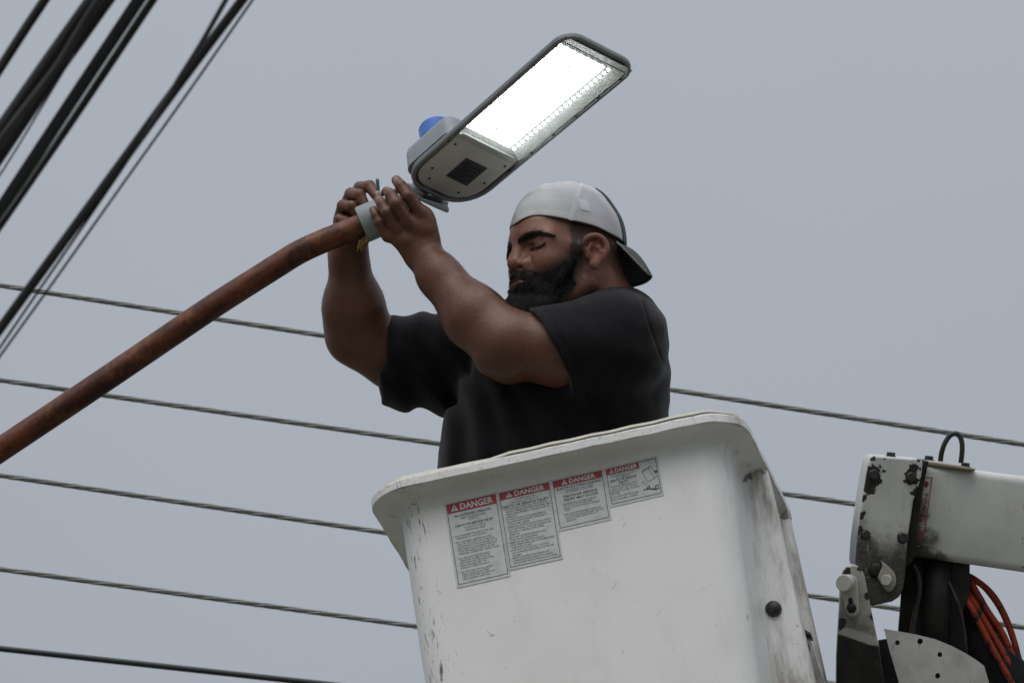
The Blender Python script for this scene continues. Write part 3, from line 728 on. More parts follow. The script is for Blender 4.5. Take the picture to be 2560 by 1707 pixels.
# ------------------------------------------------------------------ hoses
def mat_hose():
    b = NB('hose_orange_scuffed'); v = b.obj()
    m = b.ramp(b.noise(b.obj((1, .45, 1), rot=(0, 0, .6)), 42, 6, .7), .50, .60)
    col = b.mix(m, (.36, .055, .025), (.035, .022, .020))
    return b.bsdf(col, .5, 0, b.bump(b.noise(v, 90, 4), .3, .001), **{'Specular IOR Level': .3})
M_HOSE = mat_hose()
H = [([(2340, 1420), (2395, 1432), (2424, 1444), (2455, 1461), (2487, 1494), (2515, 1545), (2536, 1605), (2552, 1672), (2566, 1760), (2570, 1900)], .0064, .10, 'outermost orange hose arching highest out from under the boom'),
     ([(2340, 1430), (2395, 1437), (2422, 1450), (2444, 1484), (2470, 1528), (2505, 1580), (2532, 1640), (2556, 1700), (2572, 1780), (2576, 1900)], .0064, .085, 'second orange hose, running just inside the outermost one'),
     ([(2340, 1450), (2400, 1470), (2428, 1496), (2452, 1536), (2484, 1590), (2512, 1640), (2540, 1690), (2560, 1740), (2566, 1900)], .0068, .07, 'innermost soot-stained orange hose next to the black sleeve'),
     ([(2340, 1440), (2400, 1455), (2430, 1472), (2462, 1530), (2492, 1572), (2520, 1630), (2545, 1688), (2562, 1750), (2568, 1900)], .0060, .12, 'orange hose half hidden between the second and the innermost'),
     ([(2340, 1425), (2395, 1434), (2424, 1440), (2462, 1468), (2498, 1516), (2524, 1572), (2546, 1640), (2562, 1720), (2572, 1900)], .0060, .16, 'blackened orange hose tucked right behind the outermost one'),
     ([(2340, 1455), (2400, 1478), (2425, 1512), (2446, 1552), (2474, 1606), (2500, 1654), (2530, 1706), (2552, 1760), (2560, 1900)], .0062, .055, 'lowest orange hose lying directly on the black sleeve')]
for P_, r, t, lb in H:
    mk('hydraulic_hose', tube(spline([V(x, y, TB + t + (.0 if i > 1 else .03)) for i, (x, y) in enumerate(P_)], 6), r, 12), M_HOSE, None, label=lb, cat='hose', group='orange hoses under the boom')
M_SLEEVE = simple('black_fabric_sleeve', (.014, .014, .017), .75, 0, .4, 30, .5, .3)
slv = mk('hose_sleeve', tube(spline([V(2390, 1480, TB + .15), V(2420, 1550, TB + .13), V(2455, 1612, TB + .11), V(2510, 1672, TB + .10), V(2560, 1735, TB + .10), V(2600, 1850, TB + .1)], 8), [.030] * 8 + [.036] * 8 + [.040] * 25, 16), M_SLEEVE, None, label='thick black fabric hose sleeve below the orange hoses', cat='hose sleeve')
rs_ = np.random.default_rng(3)

# ------------------------------------------------------------------ rusty lamp bracket pipe
def mat_rust():
    b = NB('rusty_pipe'); v = b.obj()
    vs = b.n('Mapping', {'Vector': b.obj(rot=(0, rad(33), 0)), 'Scale': (.32, 1, 1)}).outputs[0]
    a = b.noise(vs, 14, 6, .65, .4); c = b.noise(vs, 52, 6, .7)
    col = b.mix(b.ramp(a, .36, .64), (.046, .0145, .0105), (.145, .042, .019))
    col = b.mix(b.math('MULTIPLY', b.ramp(c, .48, .62), .75), col, (.030, .014, .012))
    col = b.mix(b.math('MULTIPLY', b.ramp(b.noise(b.obj((1.4, 1, 1), (4, 2, 0)), 14, 5, .7), .50, .66), .7), col, (.24, .088, .034))
    col = b.mix(b.ramp(b.noise(v, 90, 2), .80, .82), col, (.35, .30, .27))
    return b.bsdf(col, .42, 0, b.bump(b.math('ADD', c, b.noise(v, 120, 5, .7)), .5, .0015), **{'Specular IOR Level': .3})
pp = [(-1500, 2122, -.05), (-700, 1590, -.02), (0, 1124, 0), (250, 957, 0), (495, 791, 0), (560, 748, 0), (620, 710, 0), (690, 666, 0), (745, 632, 0), (800, 606, 0), (860, 582, 0), (915, 559, 0), (940, 549, 0)]
ppt = spline([V(x, y, t) for x, y, t in pp], 10)
pr = np.interp(np.arange(len(ppt)), [0, 40, 110, 120], [.0238, .0238, .0228, .0228])
pipe = mk('lamp_bracket_pipe', tube(ppt, pr, 24), mat_rust(), None, label='rusty bent steel pipe rising from lower left to carry the street lamp', cat='pipe', origin=V(0, 1124, 0))

# ------------------------------------------------------------------ street lamp
LC = {k: V(*p, 0) for k, p in dict(A=(999, 449), B=(1163, 532), C=(1426, 85), D=(1607, 167)).items()}
ai = ((LC['C'] - LC['A']) + (LC['D'] - LC['B'])) / 2; bi = ((LC['B'] - LC['A']) + (LC['D'] - LC['C'])) / 2
LL = .50
az = -math.sqrt(LL ** 2 - ai[0] ** 2 - ai[1] ** 2); bz = -(ai[0] * bi[0] + ai[1] * bi[1]) / az
la = np.array([ai[0], ai[1], az]); lb_ = np.array([bi[0], bi[1], bz]); LWd = np.linalg.norm(lb_)
la /= np.linalg.norm(la); lb_ /= LWd
lnv = np.cross(la, lb_);  lnv = -lnv          # up, away from the lit face
if lnv[1] < 0: lnv = -lnv
T0 = .03
lo0 = (LC['A'] + LC['B']) / 2 * (1 + T0 / DIST) + np.array([0, 0, T0])
def lf(s, q, w=0.0):
    """lamp frame: s along (0..LL), q across (-1..1 of the half width, tapering), w up out of the lit face"""
    hw = LWd / 2 * (.955 + .09 * s / LL)
    return lo0 + la * s + lb_ * (q * hw) + lnv * w
lamp = empty('street_lamp', toW(lo0), 'lit grey LED street lamp head clamped on the rusty pipe', 'street lamp', rot=RV)
M_HOUS = simple('lamp_grey_powdercoat', (.285, .315, .335), .45, 0, .06, 60, .1)
M_BEZ = simple('lamp_bezel_dark', (.26, .27, .275), .4, 0, .12, 40, .1)
def lamp_loop(inset, w, rn=.075, rf=.040, n=8, s0=0, s1=None):
    s1 = LL - .010 if s1 is None else s1
    hw = LWd / 2
    a0, a1, q1 = s0 + inset, s1 - inset, hw - inset
    out = []
    for (cs, cq), r, st in (((a1, -q1), rf, 180), ((a1, q1), rf, 270), ((a0, q1), rn, 0), ((a0, -q1), rn * .8, 90)):
        r = max(.003, r - inset)
        c_s = cs - r if cs == a1 else cs + r
        c_q = cq + r if cq < 0 else cq - r
        # walk the corner
        A = {180: (-90, 0), 270: (0, 90), 0: (90, 180), 90: (180, 270)}[st]
        for x in np.radians(np.linspace(*A, n)): out.append((c_s + r * math.cos(x), c_q + r * math.sin(x), w))
    return [lf(s, q / hw, w_) for s, q, w_ in out]
def lamp_loft(spec, c0=True, c1=True):
    Ls = [np.array(lamp_loop(*s)) for s in spec]; n = len(Ls[0])
    v = np.vstack(Ls); f = grid_faces(len(Ls), n, True)
    if c0: f.append(tuple(range(n)))
    if c1: f.append(tuple((len(Ls) - 1) * n + j for j in range(n)))
    return v, fix_wind(v, f)
mk('housing', lamp_loft([(.0075, .0145), (.0075, .004), (.0005, .004), (-.0005, .007), (.0, .009), (.004, .012), (.014, .016), (.03, .018)]), M_HOUS, lamp, auto=50)
mk('bezel', lamp_loft([(.0080, .0052), (.0080, .000), (.0068, -.0015), (.0026, -.0015), (.0005, .0005), (.0005, .0036)], False, False), M_BEZ, lamp, auto=50)
# inside tray and modules
M_TRAY = simple('lamp_tray_white', (.62, .64, .64), .35, 0, .05, 40)
mk('tray', lamp_loft([(.0083, .0140), (.0083, .0130)]), simple('lamp_tray_grey', (.50, .51, .51), .4, 0, .1, 40), lamp)
sA, sB = .165, .450
def lquad(s0, s1, q0, q1, w0, w1):
    v = [lf(s, q, w) for w in (w0, w1) for s, q in ((s0, q0), (s1, q0), (s1, q1), (s0, q1))]
    f = [(0, 1, 2, 3), (4, 5, 6, 7), (0, 1, 5, 4), (1, 2, 6, 5), (2, 3, 7, 6), (3, 0, 4, 7)]
    return np.array(v), fix_wind(v, f)
M_COVER = simple('driver_cover_beige', (.74, .73, .69), .5, 0, .05, 30)
mk('driver_cover', lamp_loft([(.0155, .0125, .070, .004, 8, 0, sA + .012), (.0155, .0008, .070, .004, 8, 0, sA + .012), (.0175, .0002, .070, .004, 8, 0, sA + .012)]), M_COVER, lamp, auto=50)
mk('cover_lip', lquad(sA - .012, sA + .002, -.80, .80, .0005, -.0012), M_TRAY, lamp, bevel=.001)
def mat_rating():
    b = NB('rating_label_grey'); v = b.obj()
    n_ = b.noise(b.obj((1, 1, 1)), 150, 3, .8)
    return b.bsdf(b.mix(b.ramp(n_, .4, .65), (.055, .058, .065), (.12, .125, .14)), .4)
rl = mk('rating_label', lquad(.058, .118, -.20, .42, -.0002, -.0006), mat_rating(), lamp, smooth=False)
M_LAB = simple('label_ink', (.03, .03, .035), .5)
mk('label_print', cat_geo(*[lquad(.064 + .0075 * i, .0665 + .0075 * i, -.14, e_, -.0006, -.0008) for i, e_ in enumerate((.30, .18, .34, .10, .28, .36, .05))]), M_LAB, rl, smooth=False)
for s, q in ((.035, -.45), (.035, .42), (.082, .70), (.135, -.70), (.14, .70), (.06, -.62)):
    mk('cover_screw', lathe(lf(s, q, .0004), -lnv, [(.0028, 0), (.0026, .0012)], 10), M_DARKSTEEL, lamp)

M_CLIP = simple('lens_clip_steel', (.3, .31, .31), .35, .7)
b_ = NB('led_emitter')
em = b_.n('Emission', {'Color': (.97, 1.0, .985, 1), 'Strength': 8.0}); b_.t.links.new(em.outputs[0], b_.out.inputs[0])
M_LED = b_.m
M_LED.cycles.emission_sampling = 'NONE'     # 184 tiny emitters: found by bounces, the board below is sampled
b_ = NB('led_board_glow')          # board itself emits, standing in for the blown-out glare between the LEDs
em = b_.n('Emission', {'Color': (.96, 1.0, .98, 1), 'Strength': 3.0}); b_.t.links.new(em.outputs[0], b_.out.inputs[0])
M_BOARD = b_.m
mk('led_board', lquad(sA + .010, sB - .004, -.84, .50, .0125, .0115), M_BOARD, lamp, smooth=False)
mk('board_margin', lquad(sA + .004, sB + .016, -.88, .92, .0129, .0126), simple('board_edge_grey', (.30, .31, .31), .5, 0, .1, 40), lamp, smooth=False)
led_proto = None
ns_, nq_ = 23, 8
k_ = 0
for i in range(ns_):
    for j in range(nq_):
        s = sA + .014 + (sB - sA - .020) * i / (ns_ - 1); q = -.745 + 1.345 * j / (nq_ - 1)
        if (i in (2, 10, 19)) and j == 3: continue
        if led_proto is None:
            led_proto = mk('led', lathe(np.zeros(3), (0, 0, 1), [(.0035, 0), (.0033, .0014), (.0020, .0024)], 10), M_LED, None, frame='local')
            led_proto.parent = lamp; o = led_proto
        else:
            o = led_proto.copy(); COL.objects.link(o)
        Rm = np.column_stack([la, lb_, np.cross(la, lb_)])
        if np.cross(la, lb_) @ lnv > 0: Rm = np.column_stack([lb_, la, np.cross(lb_, la)])
        p = moff(lamp)(lf(s, q, .0115))
        o.matrix_basis = Matrix.Translation(Vector(p)) @ Matrix(Rm.tolist()).to_4x4()
# sloping white walls added round the board to catch the LED light
def lwall(a, b, c, d):
    return np.array([lf(*a), lf(*b), lf(*c), lf(*d)]), [(0, 1, 2, 3)]
M_REFL = simple('added_reflector_white', (.80, .81, .81), .4, 0, .04, 60)
rw = .0118
mk('added_reflector', cat_geo(lwall((sA + .006, -.86, rw), (sB + .002, -.86, rw), (sB + .026, -.935, .0), (sA - .004, -.935, .0)),
                        lwall((sA + .006, .66, rw), (sB + .002, .66, rw), (sB + .026, .935, .0), (sA - .004, .935, .0)),
                        lwall((sB + .002, -.86, rw), (sB + .002, .66, rw), (sB + .026, .935, .0), (sB + .026, -.935, .0))), M_REFL, lamp, smooth=False)
for i in (2, 10, 19):
    s = sA + .014 + (sB - sA - .020) * i / (ns_ - 1); q = -.745 + 1.345 * 3 / 7
    mk('board_screw', lathe(lf(s, q, .0113), -lnv, [(.0026, 0), (.0022, .0018), (.001, .0022)], 10), M_CLIP, lamp)
for q in (-.885, .885):
    mk('lens_rail', lquad(sA - .015, sB + .012, q - .02, q + .02, .0024, .0008), M_CLIP, lamp, smooth=False)
    for i in range(6):
        s = sA - .03 + i * .062
        mk('lens_screw', lathe(lf(s, q * 1.02, .0008), -lnv, [(.0032, 0), (.003, .0018)], 8), M_DARKSTEEL, lamp)
mk('lens_rail', lquad(sB + .010, sB + .0125, -.86, .86, .0024, .0010), M_CLIP, lamp, smooth=False)
b_ = NB('lamp_lens_glass')
tr = b_.n('BsdfTransparent', {'Color': (.96, .98, .97, 1)}); gl = b_.n('BsdfGlossy', {'Roughness': .08}); tl2 = b_.n('BsdfTranslucent', {'Color': (.85, .87, .86, 1)}); trm = b_.n('MixShader', {0: .07, 1: tr.outputs[0], 2: tl2.outputs[0]})
ms = b_.n('MixShader', {0: .05, 1: trm.outputs[0], 2: gl.outputs[0]})
b_.t.links.new(ms.outputs[0], b_.out.inputs[0])
mk('lens', lquad(sA, sB + .022, -.93, .93, -.0004, -.0009), b_.m, lamp, smooth=False)

# driver hump and blue dusk sensor on the upper side
hump_spec = []
def hump(inset, w):
    s0, s1, q0, q1 = .016 + inset, .155 - inset, -.99 + inset / (LWd / 2), .40 - inset / (LWd / 2)
    pts = []
    hw = LWd / 2; r = max(.004, .024 - inset)
    for (cs, cq), A in (((s1 - r, q0 * hw + r), (-90, 0)), ((s1 - r, q1 * hw - r), (0, 90)), ((s0 + r, q1 * hw - r), (90, 180)), ((s0 + r, q0 * hw + r), (180, 270))):
        for x in np.radians(np.linspace(*A, 7)): pts.append(lf(cs + r * math.cos(x), (cq + r * math.sin(x)) / hw, w))
    return pts
hl = [hump(i_, w_) for i_, w_ in ((-.002, .012), (.0, .03), (.001, .048), (.004, .056), (.010, .060), (.016, .0615))]
hv = np.vstack(hl); hn = len(hl[0])
hf = grid_faces(len(hl), hn, True) + [tuple(range(hn)), tuple((len(hl) - 1) * hn + j for j in range(hn))]
mk('driver_hump', (hv, fix_wind(hv, hf)), M_HOUS, lamp, auto=60)
cc = lf(.082, -.52, .060)
mk('dusk_sensor', lathe(cc, lnv, [(.036, 0), (.036, .004), (.034, .006), (.0335, .030), (.031, .034), (.02, .036)], 28), simple('sensor_blue', (.045, .14, .50), .4, 0, .06, 40), lamp, auto=50)
# neck and slip collar
ca = V(925, 557, 0); cb = V(985, 530, 0)
cdir = (V(975, 533, 0) - V(905, 563, 0)); cdir /= np.linalg.norm(cdir)
cst = V(906, 562, 0)
mk('slip_collar', lathe(cst, cdir, [(.0232, .004), (.0232, 0), (.0345, -.001), (.0362, .002), (.0362, .040), (.0345, .060), (.033, .075)], 32), M_HOUS, lamp, auto=40)
mk('neck', tube(spline([cst + cdir * .06, cst + cdir * .085, V(1020, 499, .035), lf(.03, -.1, .030)], 6), [.033] * 6 + [.030] * 6 + [.019] * 7, 20), M_HOUS, lamp)
M_LATCH = simple('latch_plate_grey', (.27, .31, .32), .45, 0, .08, 40)
mk('latch_plate', prism(vpoly([(1016, 459), (1024, 463), (1036, 484), (1060, 497), (1092, 508), (1114, 511), (1120, 520), (1123, 529), (1117, 532.5), (1090, 521), (1062, 508), (1042, 498), (1032, 489)], -.005), (0.0, .004, .03)), M_LATCH, lamp, bevel=.0015)
mk('connector', prism(vpoly([(1056, 480), (1106, 499), (1106, 511), (1080, 508), (1058, 496)], .0), (0, 0, .03)), M_RUBBER, lamp, bevel=.002)
mk('hinge_lug', prism(vpoly([(1042, 474), (1060, 482), (1058, 492), (1040, 486)], .0), (0, 0, .03)), M_BEZ, lamp, bevel=.002)
mk('hinge_lug', prism(vpoly([(1104, 500), (1122, 506), (1118, 514), (1104, 511)], .0), (0, 0, .03)), M_BEZ, lamp, bevel=.002)
# clamp bolt with white nut
blt = mk('clamp_bolt', tube([V(947, 520, -.02), V(945.5, 480, -.02), V(943.3, 450, -.02), V(943, 446, -.02)], [.0036, .0036, .0034, .0022], 12), simple('zinc_bolt', (.17, .22, .24), .35, .7), lamp)
mk('nut', lathe(V(946.4, 488, -.02), V(945.6, 478, -.02) - V(946.4, 488, -.02), [(.0052, 0), (.0056, .001), (.0056, .0068), (.005, .008)], 14), simple('nylon_nut_white', (.68, .66, .62), .4), blt, auto=40)
# frayed yellow strap end under the collar
M_FRAY = simple('frayed_yellow_strap', (.30, .17, .045), .85, 0, .4, 120)
fg = []
r_ = np.random.default_rng(5)
for i in range(34):
    x0 = 898 + 32 * r_.random(); y0 = 597 + r_.random() * 8
    x1 = 891 + (x0 - 898) * .75 + r_.normal(0, 2.5); y1 = 611 + r_.random() * 22 - (x0 - 905) * .25
    t0 = -.022 + r_.random() * .02
    fg.append(tube(spline([V(x0, y0, t0), V((x0 + x1) / 2 + r_.normal(0, 1.5), (y0 + y1) / 2, t0 - .002), V(x1, y1, t0 - .003)], 3), [.0012, .0012, .0011, .0010, .0009, .0008, .0004], 5))
mk('frayed_strap', cat_geo(*fg), M_FRAY, None, label='frayed yellow strap end sticking out below the grey collar', cat='strap')

# ------------------------------------------------------------------ overhead wires
M_STRAND = simple('galvanised_strand', (.36, .37, .335), .5, .35, .2, 25)
M_STRAND2 = simple('strand_twist_shade', (.15, .16, .14), .55, .3, .25, 25)  # darker copy for every other strand, twist shading put into the colour
M_CABLE = simple('black_cable_jacket', (.016, .016, .018), .42, 0, .3, 14, .15)
M_CABLE2 = simple('weathered_cable_jacket', (.030, .030, .032), .45, 0, .3, 14, .15)
M_GREEN = simple('dark_green_cable', (.02, .03, .028), .45, 0, .2, 14)
def strand_wire(p0, p1, t, d, label, ext=5000):
    p0 = np.array(p0, float); p1 = np.array(p1, float); dr = (p1 - p0) / (p1[0] - p0[0])
    a = V(*(p0 + dr * (-ext - p0[0])), t); b = V(*(p0 + dr * (2560 + ext - p0[0])), t)
    n = 1700; s = np.linspace(0, 1, n); ln = np.linalg.norm(b - a)
    c = a + (b - a) * s[:, None]
    c[:, 1] -= .012 * (1 - (2 * s - 1) ** 2) * 0 
    u, w, dd = frame_of(b - a)
    R = d * .333; r = d * .172; lay = .165
    gs = []
    for k in range(6):
        ph = 2 * math.pi * (s * ln / lay + k / 6)
        gs.append(tube(c + R * (np.cos(ph)[:, None] * u + np.sin(ph)[:, None] * w), r, 6))
    gg = cat_geo(*gs)
    mi = np.concatenate([np.full(len(g[1]), k % 2) for k, g in enumerate(gs)])
    return mk('guy_wire', (gg[0], gg[1], mi), [M_STRAND, M_STRAND2], None, label=label, cat='wire', group='twisted strand wires behind the bucket')
TW = .9
strand_wire((0, 713.5), (2560, 1111), TW, .0108, 'topmost of the twisted grey wires, passing behind the arms and shirt')
strand_wire((0, 950), (1975, 1236), TW, .0108, 'second twisted grey wire from the top, behind shirt hem and boom')
strand_wire((0, 1188), (2245, 1521), TW, .0108, 'third twisted grey wire from the top, ending at the bucket lip')
strand_wire((0, 1422), (2090, 1709), TW, .0108, 'fourth twisted grey wire from the top, behind the bucket wall')
a = V(-5000, 1075.5, TW); b = V(7600, 2448.5, TW)
mk('power_cable', tube(np.linspace(a, b, 40), .0062, 10), M_GREEN, None, label='smooth dark green cable, lowest line at the bottom left', cat='cable')
def cable(pts, w, label, t=-2.0, mat=None, ext0=4000, ext1=4000, name='overhead_cable', n=6, wav=0.0):
    P_ = [np.array(p, float) for p in pts]
    pts3 = spline([V(x, y, t) for x, y in P_], n)
    if ext0:
        d = P_[0] - P_[1]; d = d / np.linalg.norm(d)
        pts3 = np.vstack([[V(*(P_[0] + d * e), t) for e in (ext0, ext0 / 3, 60)], pts3])
    if ext1:
        d = P_[-1] - P_[-2]; d = d / np.linalg.norm(d)
        pts3 = np.vstack([pts3, [V(*(P_[-1] + d * e), t) for e in (60, max(ext1 / 3, 90), max(ext1, 130))]])
    r = w / 2 / PXM * (1 + t / DIST)
    return mk(name, tube(pts3, np.full(len(pts3), r) if ext1 else r * np.interp(np.arange(len(pts3)), [0, len(pts3) * .72, len(pts3) - 1], [1, 1, .25]), 14), mat or M_CABLE, None, label=label, cat='cable', group='overhead cables at the upper left')
cable([(-40, 232), (0, 171), (60, 78), (112, 0)], 25, 'single black cable crossing the top left corner')
cable([(-60, 405), (14, 305), (118, 156), (222, 10)], 34, 'black cable forming the upper side of the wide twisted pair', t=-2.02, mat=M_CABLE)
cable([(-60, 470), (-10, 400), (60, 296), (140, 178), (200, 95), (282, -20)], 36, 'black cable forming the lower side of the wide twisted pair', t=-1.98, mat=M_CABLE2)
cable([(-40, 415), (20, 325), (90, 235), (150, 155), (200, 72), (255, -14)], 20, 'weathered cable lying between the two of the twisted pair', t=-2.045, mat=M_CABLE2)
cable([(-30, 482), (0, 437), (50, 358), (90, 292), (118, 246)], 5, 'thin wire splitting off below the twisted pair', t=-2.0, ext1=60)
cable([(-40, 588), (10, 510), (176, 258), (342, 8)], 32, 'thick black cable of the double run beside the added pale strip', t=-2.0)
cable([(-40, 600), (20, 526), (190, 274), (372, 0)], 5, 'thin pale strip added for the bright line between two black cables', t=-2.03, mat=simple('pale_gap_line', (.20, .24, .23), .5, .2))  # pale strip added to draw the bright gap line between the cables
cable([(-40, 622), (0, 564), (190, 288), (386, -4)], 20, 'thinner black cable under the added pale strip', t=-1.99)
cable([(0, 822), (89, 700), (215, 528), (335, 364), (402, 272), (502, 138), (606, 0)], 25, 'long black cable running from left edge to top, with side wires', t=-2.0)
cable([(622, -100), (564, 2), (500, 114), (452, 190), (424, 238), (396, 282), (366, 334), (336, 380)], 13, 'cable that joins the long black cable from the top', t=-2.03, mat=M_CABLE2, ext1=0)
cable([(0, 868), (115, 700), (230, 533), (318, 404), (350, 350), (380, 312)], 6.5, 'thin wire peeling off under the long black cable', t=-2.0, ext1=0)
cable([(0, 890), (137, 700), (300, 470), (470, 232), (632, 0)], 6.5, 'thin wire running alone right of the long black cable', t=-2.0)
# ------------------------------------------------------------------ worker: implicit-surface sculpting
class Pr:
    """primitive: distance function + bounding ball"""
    def __init__(s, f, c, R): s.f, s.c, s.R = f, np.asarray(c, float), R
    def ev(s, P, bc, br, mg=0): return s.f(P)
def cone(a, b, ra, rb, sq=None):
    """tapered capsule; sq = (axis, factor) squashes it along an axis"""
    a = np.asarray(a, float); b = np.asarray(b, float); ab = b - a; L2 = ab @ ab + 1e-12
    if sq is not None:
        ax = np.asarray(sq[0], float); ax = ax / np.linalg.norm(ax); k = 1 / sq[1] - 1
    def f(P):
        q = P - a
        if sq is None:
            h = np.clip(q @ ab / L2, 0, 1)
            return np.linalg.norm(q - h[:, None] * ab, axis=1) - (ra + (rb - ra) * h)
        h = np.clip(q @ ab / L2, 0, 1)
        w = q - h[:, None] * ab
        w = w + (w @ ax)[:, None] * ax * k
        return (np.linalg.norm(w, axis=1) - (ra + (rb - ra) * h)) * min(1, sq[1] * 1.15)
    return Pr(f, (a + b) / 2, np.linalg.norm(ab) / 2 + max(ra, rb) * 1.05)
def ell(c, r, R=None):
    c = np.asarray(c, float); r = np.asarray(r, float)
    def f(P):
        q = P - c
        if R is not None: q = q @ R
        k0 = np.linalg.norm(q / r, axis=1); k1 = np.linalg.norm(q / (r * r), axis=1) + 1e-9
        return k0 * (k0 - 1) / k1
    return Pr(f, c, r.max())
def ball(c, r):
    c = np.asarray(c, float)
    return Pr(lambda P: np.linalg.norm(P - c, axis=1) - r, c, r)
def smin(a, b, k):
    if k <= 0: return np.minimum(a, b)
    h = np.clip(.5 + .5 * (b - a) / k, 0, 1)
    return b + (a - b) * h - k * h * (1 - h)
def smax(a, b, k): return -smin(-a, -b, k)
MARG = .006        # how far outside a block a primitive may lie and still be evaluated
class Gr:
    def __init__(s, ops):
        s.ops = ops       # (op, k, node)
        add = [n for o, k, n in ops if o == '+']
        C = np.array([n.c for n in add]); Rr = np.array([n.R for n in add])
        lo = (C - Rr[:, None]).min(0); hi = (C + Rr[:, None]).max(0)
        s.lo, s.hi = lo, hi; s.c = (lo + hi) / 2; s.R = np.linalg.norm(hi - lo) / 2
    def ev(s, P, bc, br, mg=MARG):
        d = np.full(len(P), 9.0)
        for o, k, n in s.ops:
            lb = np.linalg.norm(n.c - bc) - n.R - br
            if lb > k + mg: continue
            e = n.ev(P, bc, br, mg + k)
            if o == '+': d = smin(d, e, k)
            elif o == '-': d = smax(d, -e, k)
            elif o == '&': d = smax(d, e, k)
        return d

def surface(node, h, lo=None, hi=None, nb=22, post=None):
    """naive surface nets over blocks, vertices pulled on to the zero level"""
    lo = np.asarray(node.lo if lo is None else lo, float) - 3 * h; hi = np.asarray(node.hi if hi is None else hi, float) + 3 * h
    nblk = np.ceil((hi - lo) / (h * nb)).astype(int)
    br = h * (nb + 2) * math.sqrt(3) / 2
    BIG = 1 << 20
    def F(P, bc, r):
        d = node.ev(P, bc, r)
        return post(P, d) if post else d
    KEY, POS, QUADS = [], [], []
    I = np.arange(nb + 1)
    gx, gy, gz = np.meshgrid(I, I, I, indexing='ij')
    G = np.stack([gx, gy, gz], -1).reshape(-1, 3)
    def key(ijk): return (ijk[:, 0].astype(np.int64) * BIG + ijk[:, 1]) * BIG + ijk[:, 2]
    for bi in range(nblk[0]):
        for bj in range(nblk[1]):
            for bk in range(nblk[2]):
                i0 = np.array([bi, bj, bk]) * nb
                bc = lo + (i0 + nb / 2) * h
                dc = F(bc[None], bc, br)[0]
                if abs(dc) > 1.3 * br + .012: continue
                D = F(lo + (G + i0) * h, bc, br).reshape(nb + 1, nb + 1, nb + 1)
                ins = D < 0
                if ins.all() or not ins.any(): continue
                c8 = [ins[a:nb + a, b:nb + b, c:nb + c] for a in (0, 1) for b in (0, 1) for c in (0, 1)]
                s_ = sum(x.astype(np.int8) for x in c8)
                act = np.argwhere((s_ > 0) & (s_ < 8))
                if not len(act): continue
                acc = np.zeros((len(act), 3)); cnt = np.zeros(len(act))
                for ax in range(3):
                    o1, o2 = [x for x in range(3) if x != ax]
                    for u in (0, 1):
                        for w in (0, 1):
                            a = act.copy(); a[:, o1] += u; a[:, o2] += w
                            b = a.copy(); b[:, ax] += 1
                            da = D[a[:, 0], a[:, 1], a[:, 2]]; db = D[b[:, 0], b[:, 1], b[:, 2]]
                            m = (da < 0) != (db < 0)
                            t = np.where(m, da / np.where(m, da - db, 1), 0)
                            p = a.astype(float); p[:, ax] += t
                            acc[m] += p[m]; cnt[m] += 1
                pos = lo + (acc / cnt[:, None] + i0) * h
                e = h * .4
                g = np.stack([F(pos + e * np.eye(3)[q], bc, br) - F(pos - e * np.eye(3)[q], bc, br) for q in range(3)], -1) / (2 * e)
                d0 = F(pos, bc, br)
                stp = -(d0 / np.maximum((g * g).sum(1), .15))[:, None] * g
                ln = np.linalg.norm(stp, axis=1, keepdims=True); stp *= np.minimum(1, .6 * h / np.maximum(ln, 1e-9))
                POS.append(pos + stp); KEY.append(key(act + i0))
                for ax in range(3):
                    o1, o2 = [(1, 2), (2, 0), (0, 1)][ax]
                    sl = [slice(0, nb)] * 3; A_ = ins[tuple(sl)]
                    sl2 = list(sl); sl2[ax] = slice(1, nb + 1); B_ = ins[tuple(sl2)]
                    ed = np.argwhere(A_ != B_)
                    if not len(ed): continue
                    flip = A_[ed[:, 0], ed[:, 1], ed[:, 2]]
                    ed = ed + i0
                    qs = []
                    for u, w in ((-1, -1), (0, -1), (0, 0), (-1, 0)):
                        q = ed.copy(); q[:, o1] += u; q[:, o2] += w; qs.append(key(q))
                    qk = np.stack(qs, 1)
                    qk[~flip] = qk[~flip][:, ::-1]
                    QUADS.append(qk)
    K = np.concatenate(KEY); Pz = np.vstack(POS); Qd = np.vstack(QUADS)
    o = np.argsort(K); K = K[o]; Pz = Pz[o]
    ix = np.searchsorted(K, Qd); ix = np.clip(ix, 0, len(K) - 1)
    ok = (K[ix] == Qd).all(1)
    return Pz, ix[ok]

def mk_np(name, v, quads, mat, parent, colors=None, label=None):
    """fast mesh build for large quad arrays"""
    w = toW(v); Mi = np.array(world_of(parent).inverted()); w = w @ Mi[:3, :3].T + Mi[:3, 3]
    me = bpy.data.meshes.new(name)
    n, m = len(w), len(quads)
    me.vertices.add(n); me.vertices.foreach_set('co', w.ravel().astype(np.float32))
    k = quads.shape[1]
    me.loops.add(m * k); me.loops.foreach_set('vertex_index', quads.ravel().astype(np.int32))
    me.polygons.add(m); me.polygons.foreach_set('loop_start', np.arange(0, m * k, k, dtype=np.int32))
    me.polygons.foreach_set('loop_total', np.full(m, k, np.int32))
    me.polygons.foreach_set('use_smooth', np.ones(m, bool))
    me.materials.append(mat)
    me.update(calc_edges=True); me.validate()
    if colors is not None:
        at = me.color_attributes.new('tone', 'FLOAT_COLOR', 'POINT')
        at.data.foreach_set('color', np.column_stack([colors, np.ones(len(colors))]).ravel().astype(np.float32))
    o = bpy.data.objects.new(name, me); COL.objects.link(o); o.parent = parent
    return props(o, label)

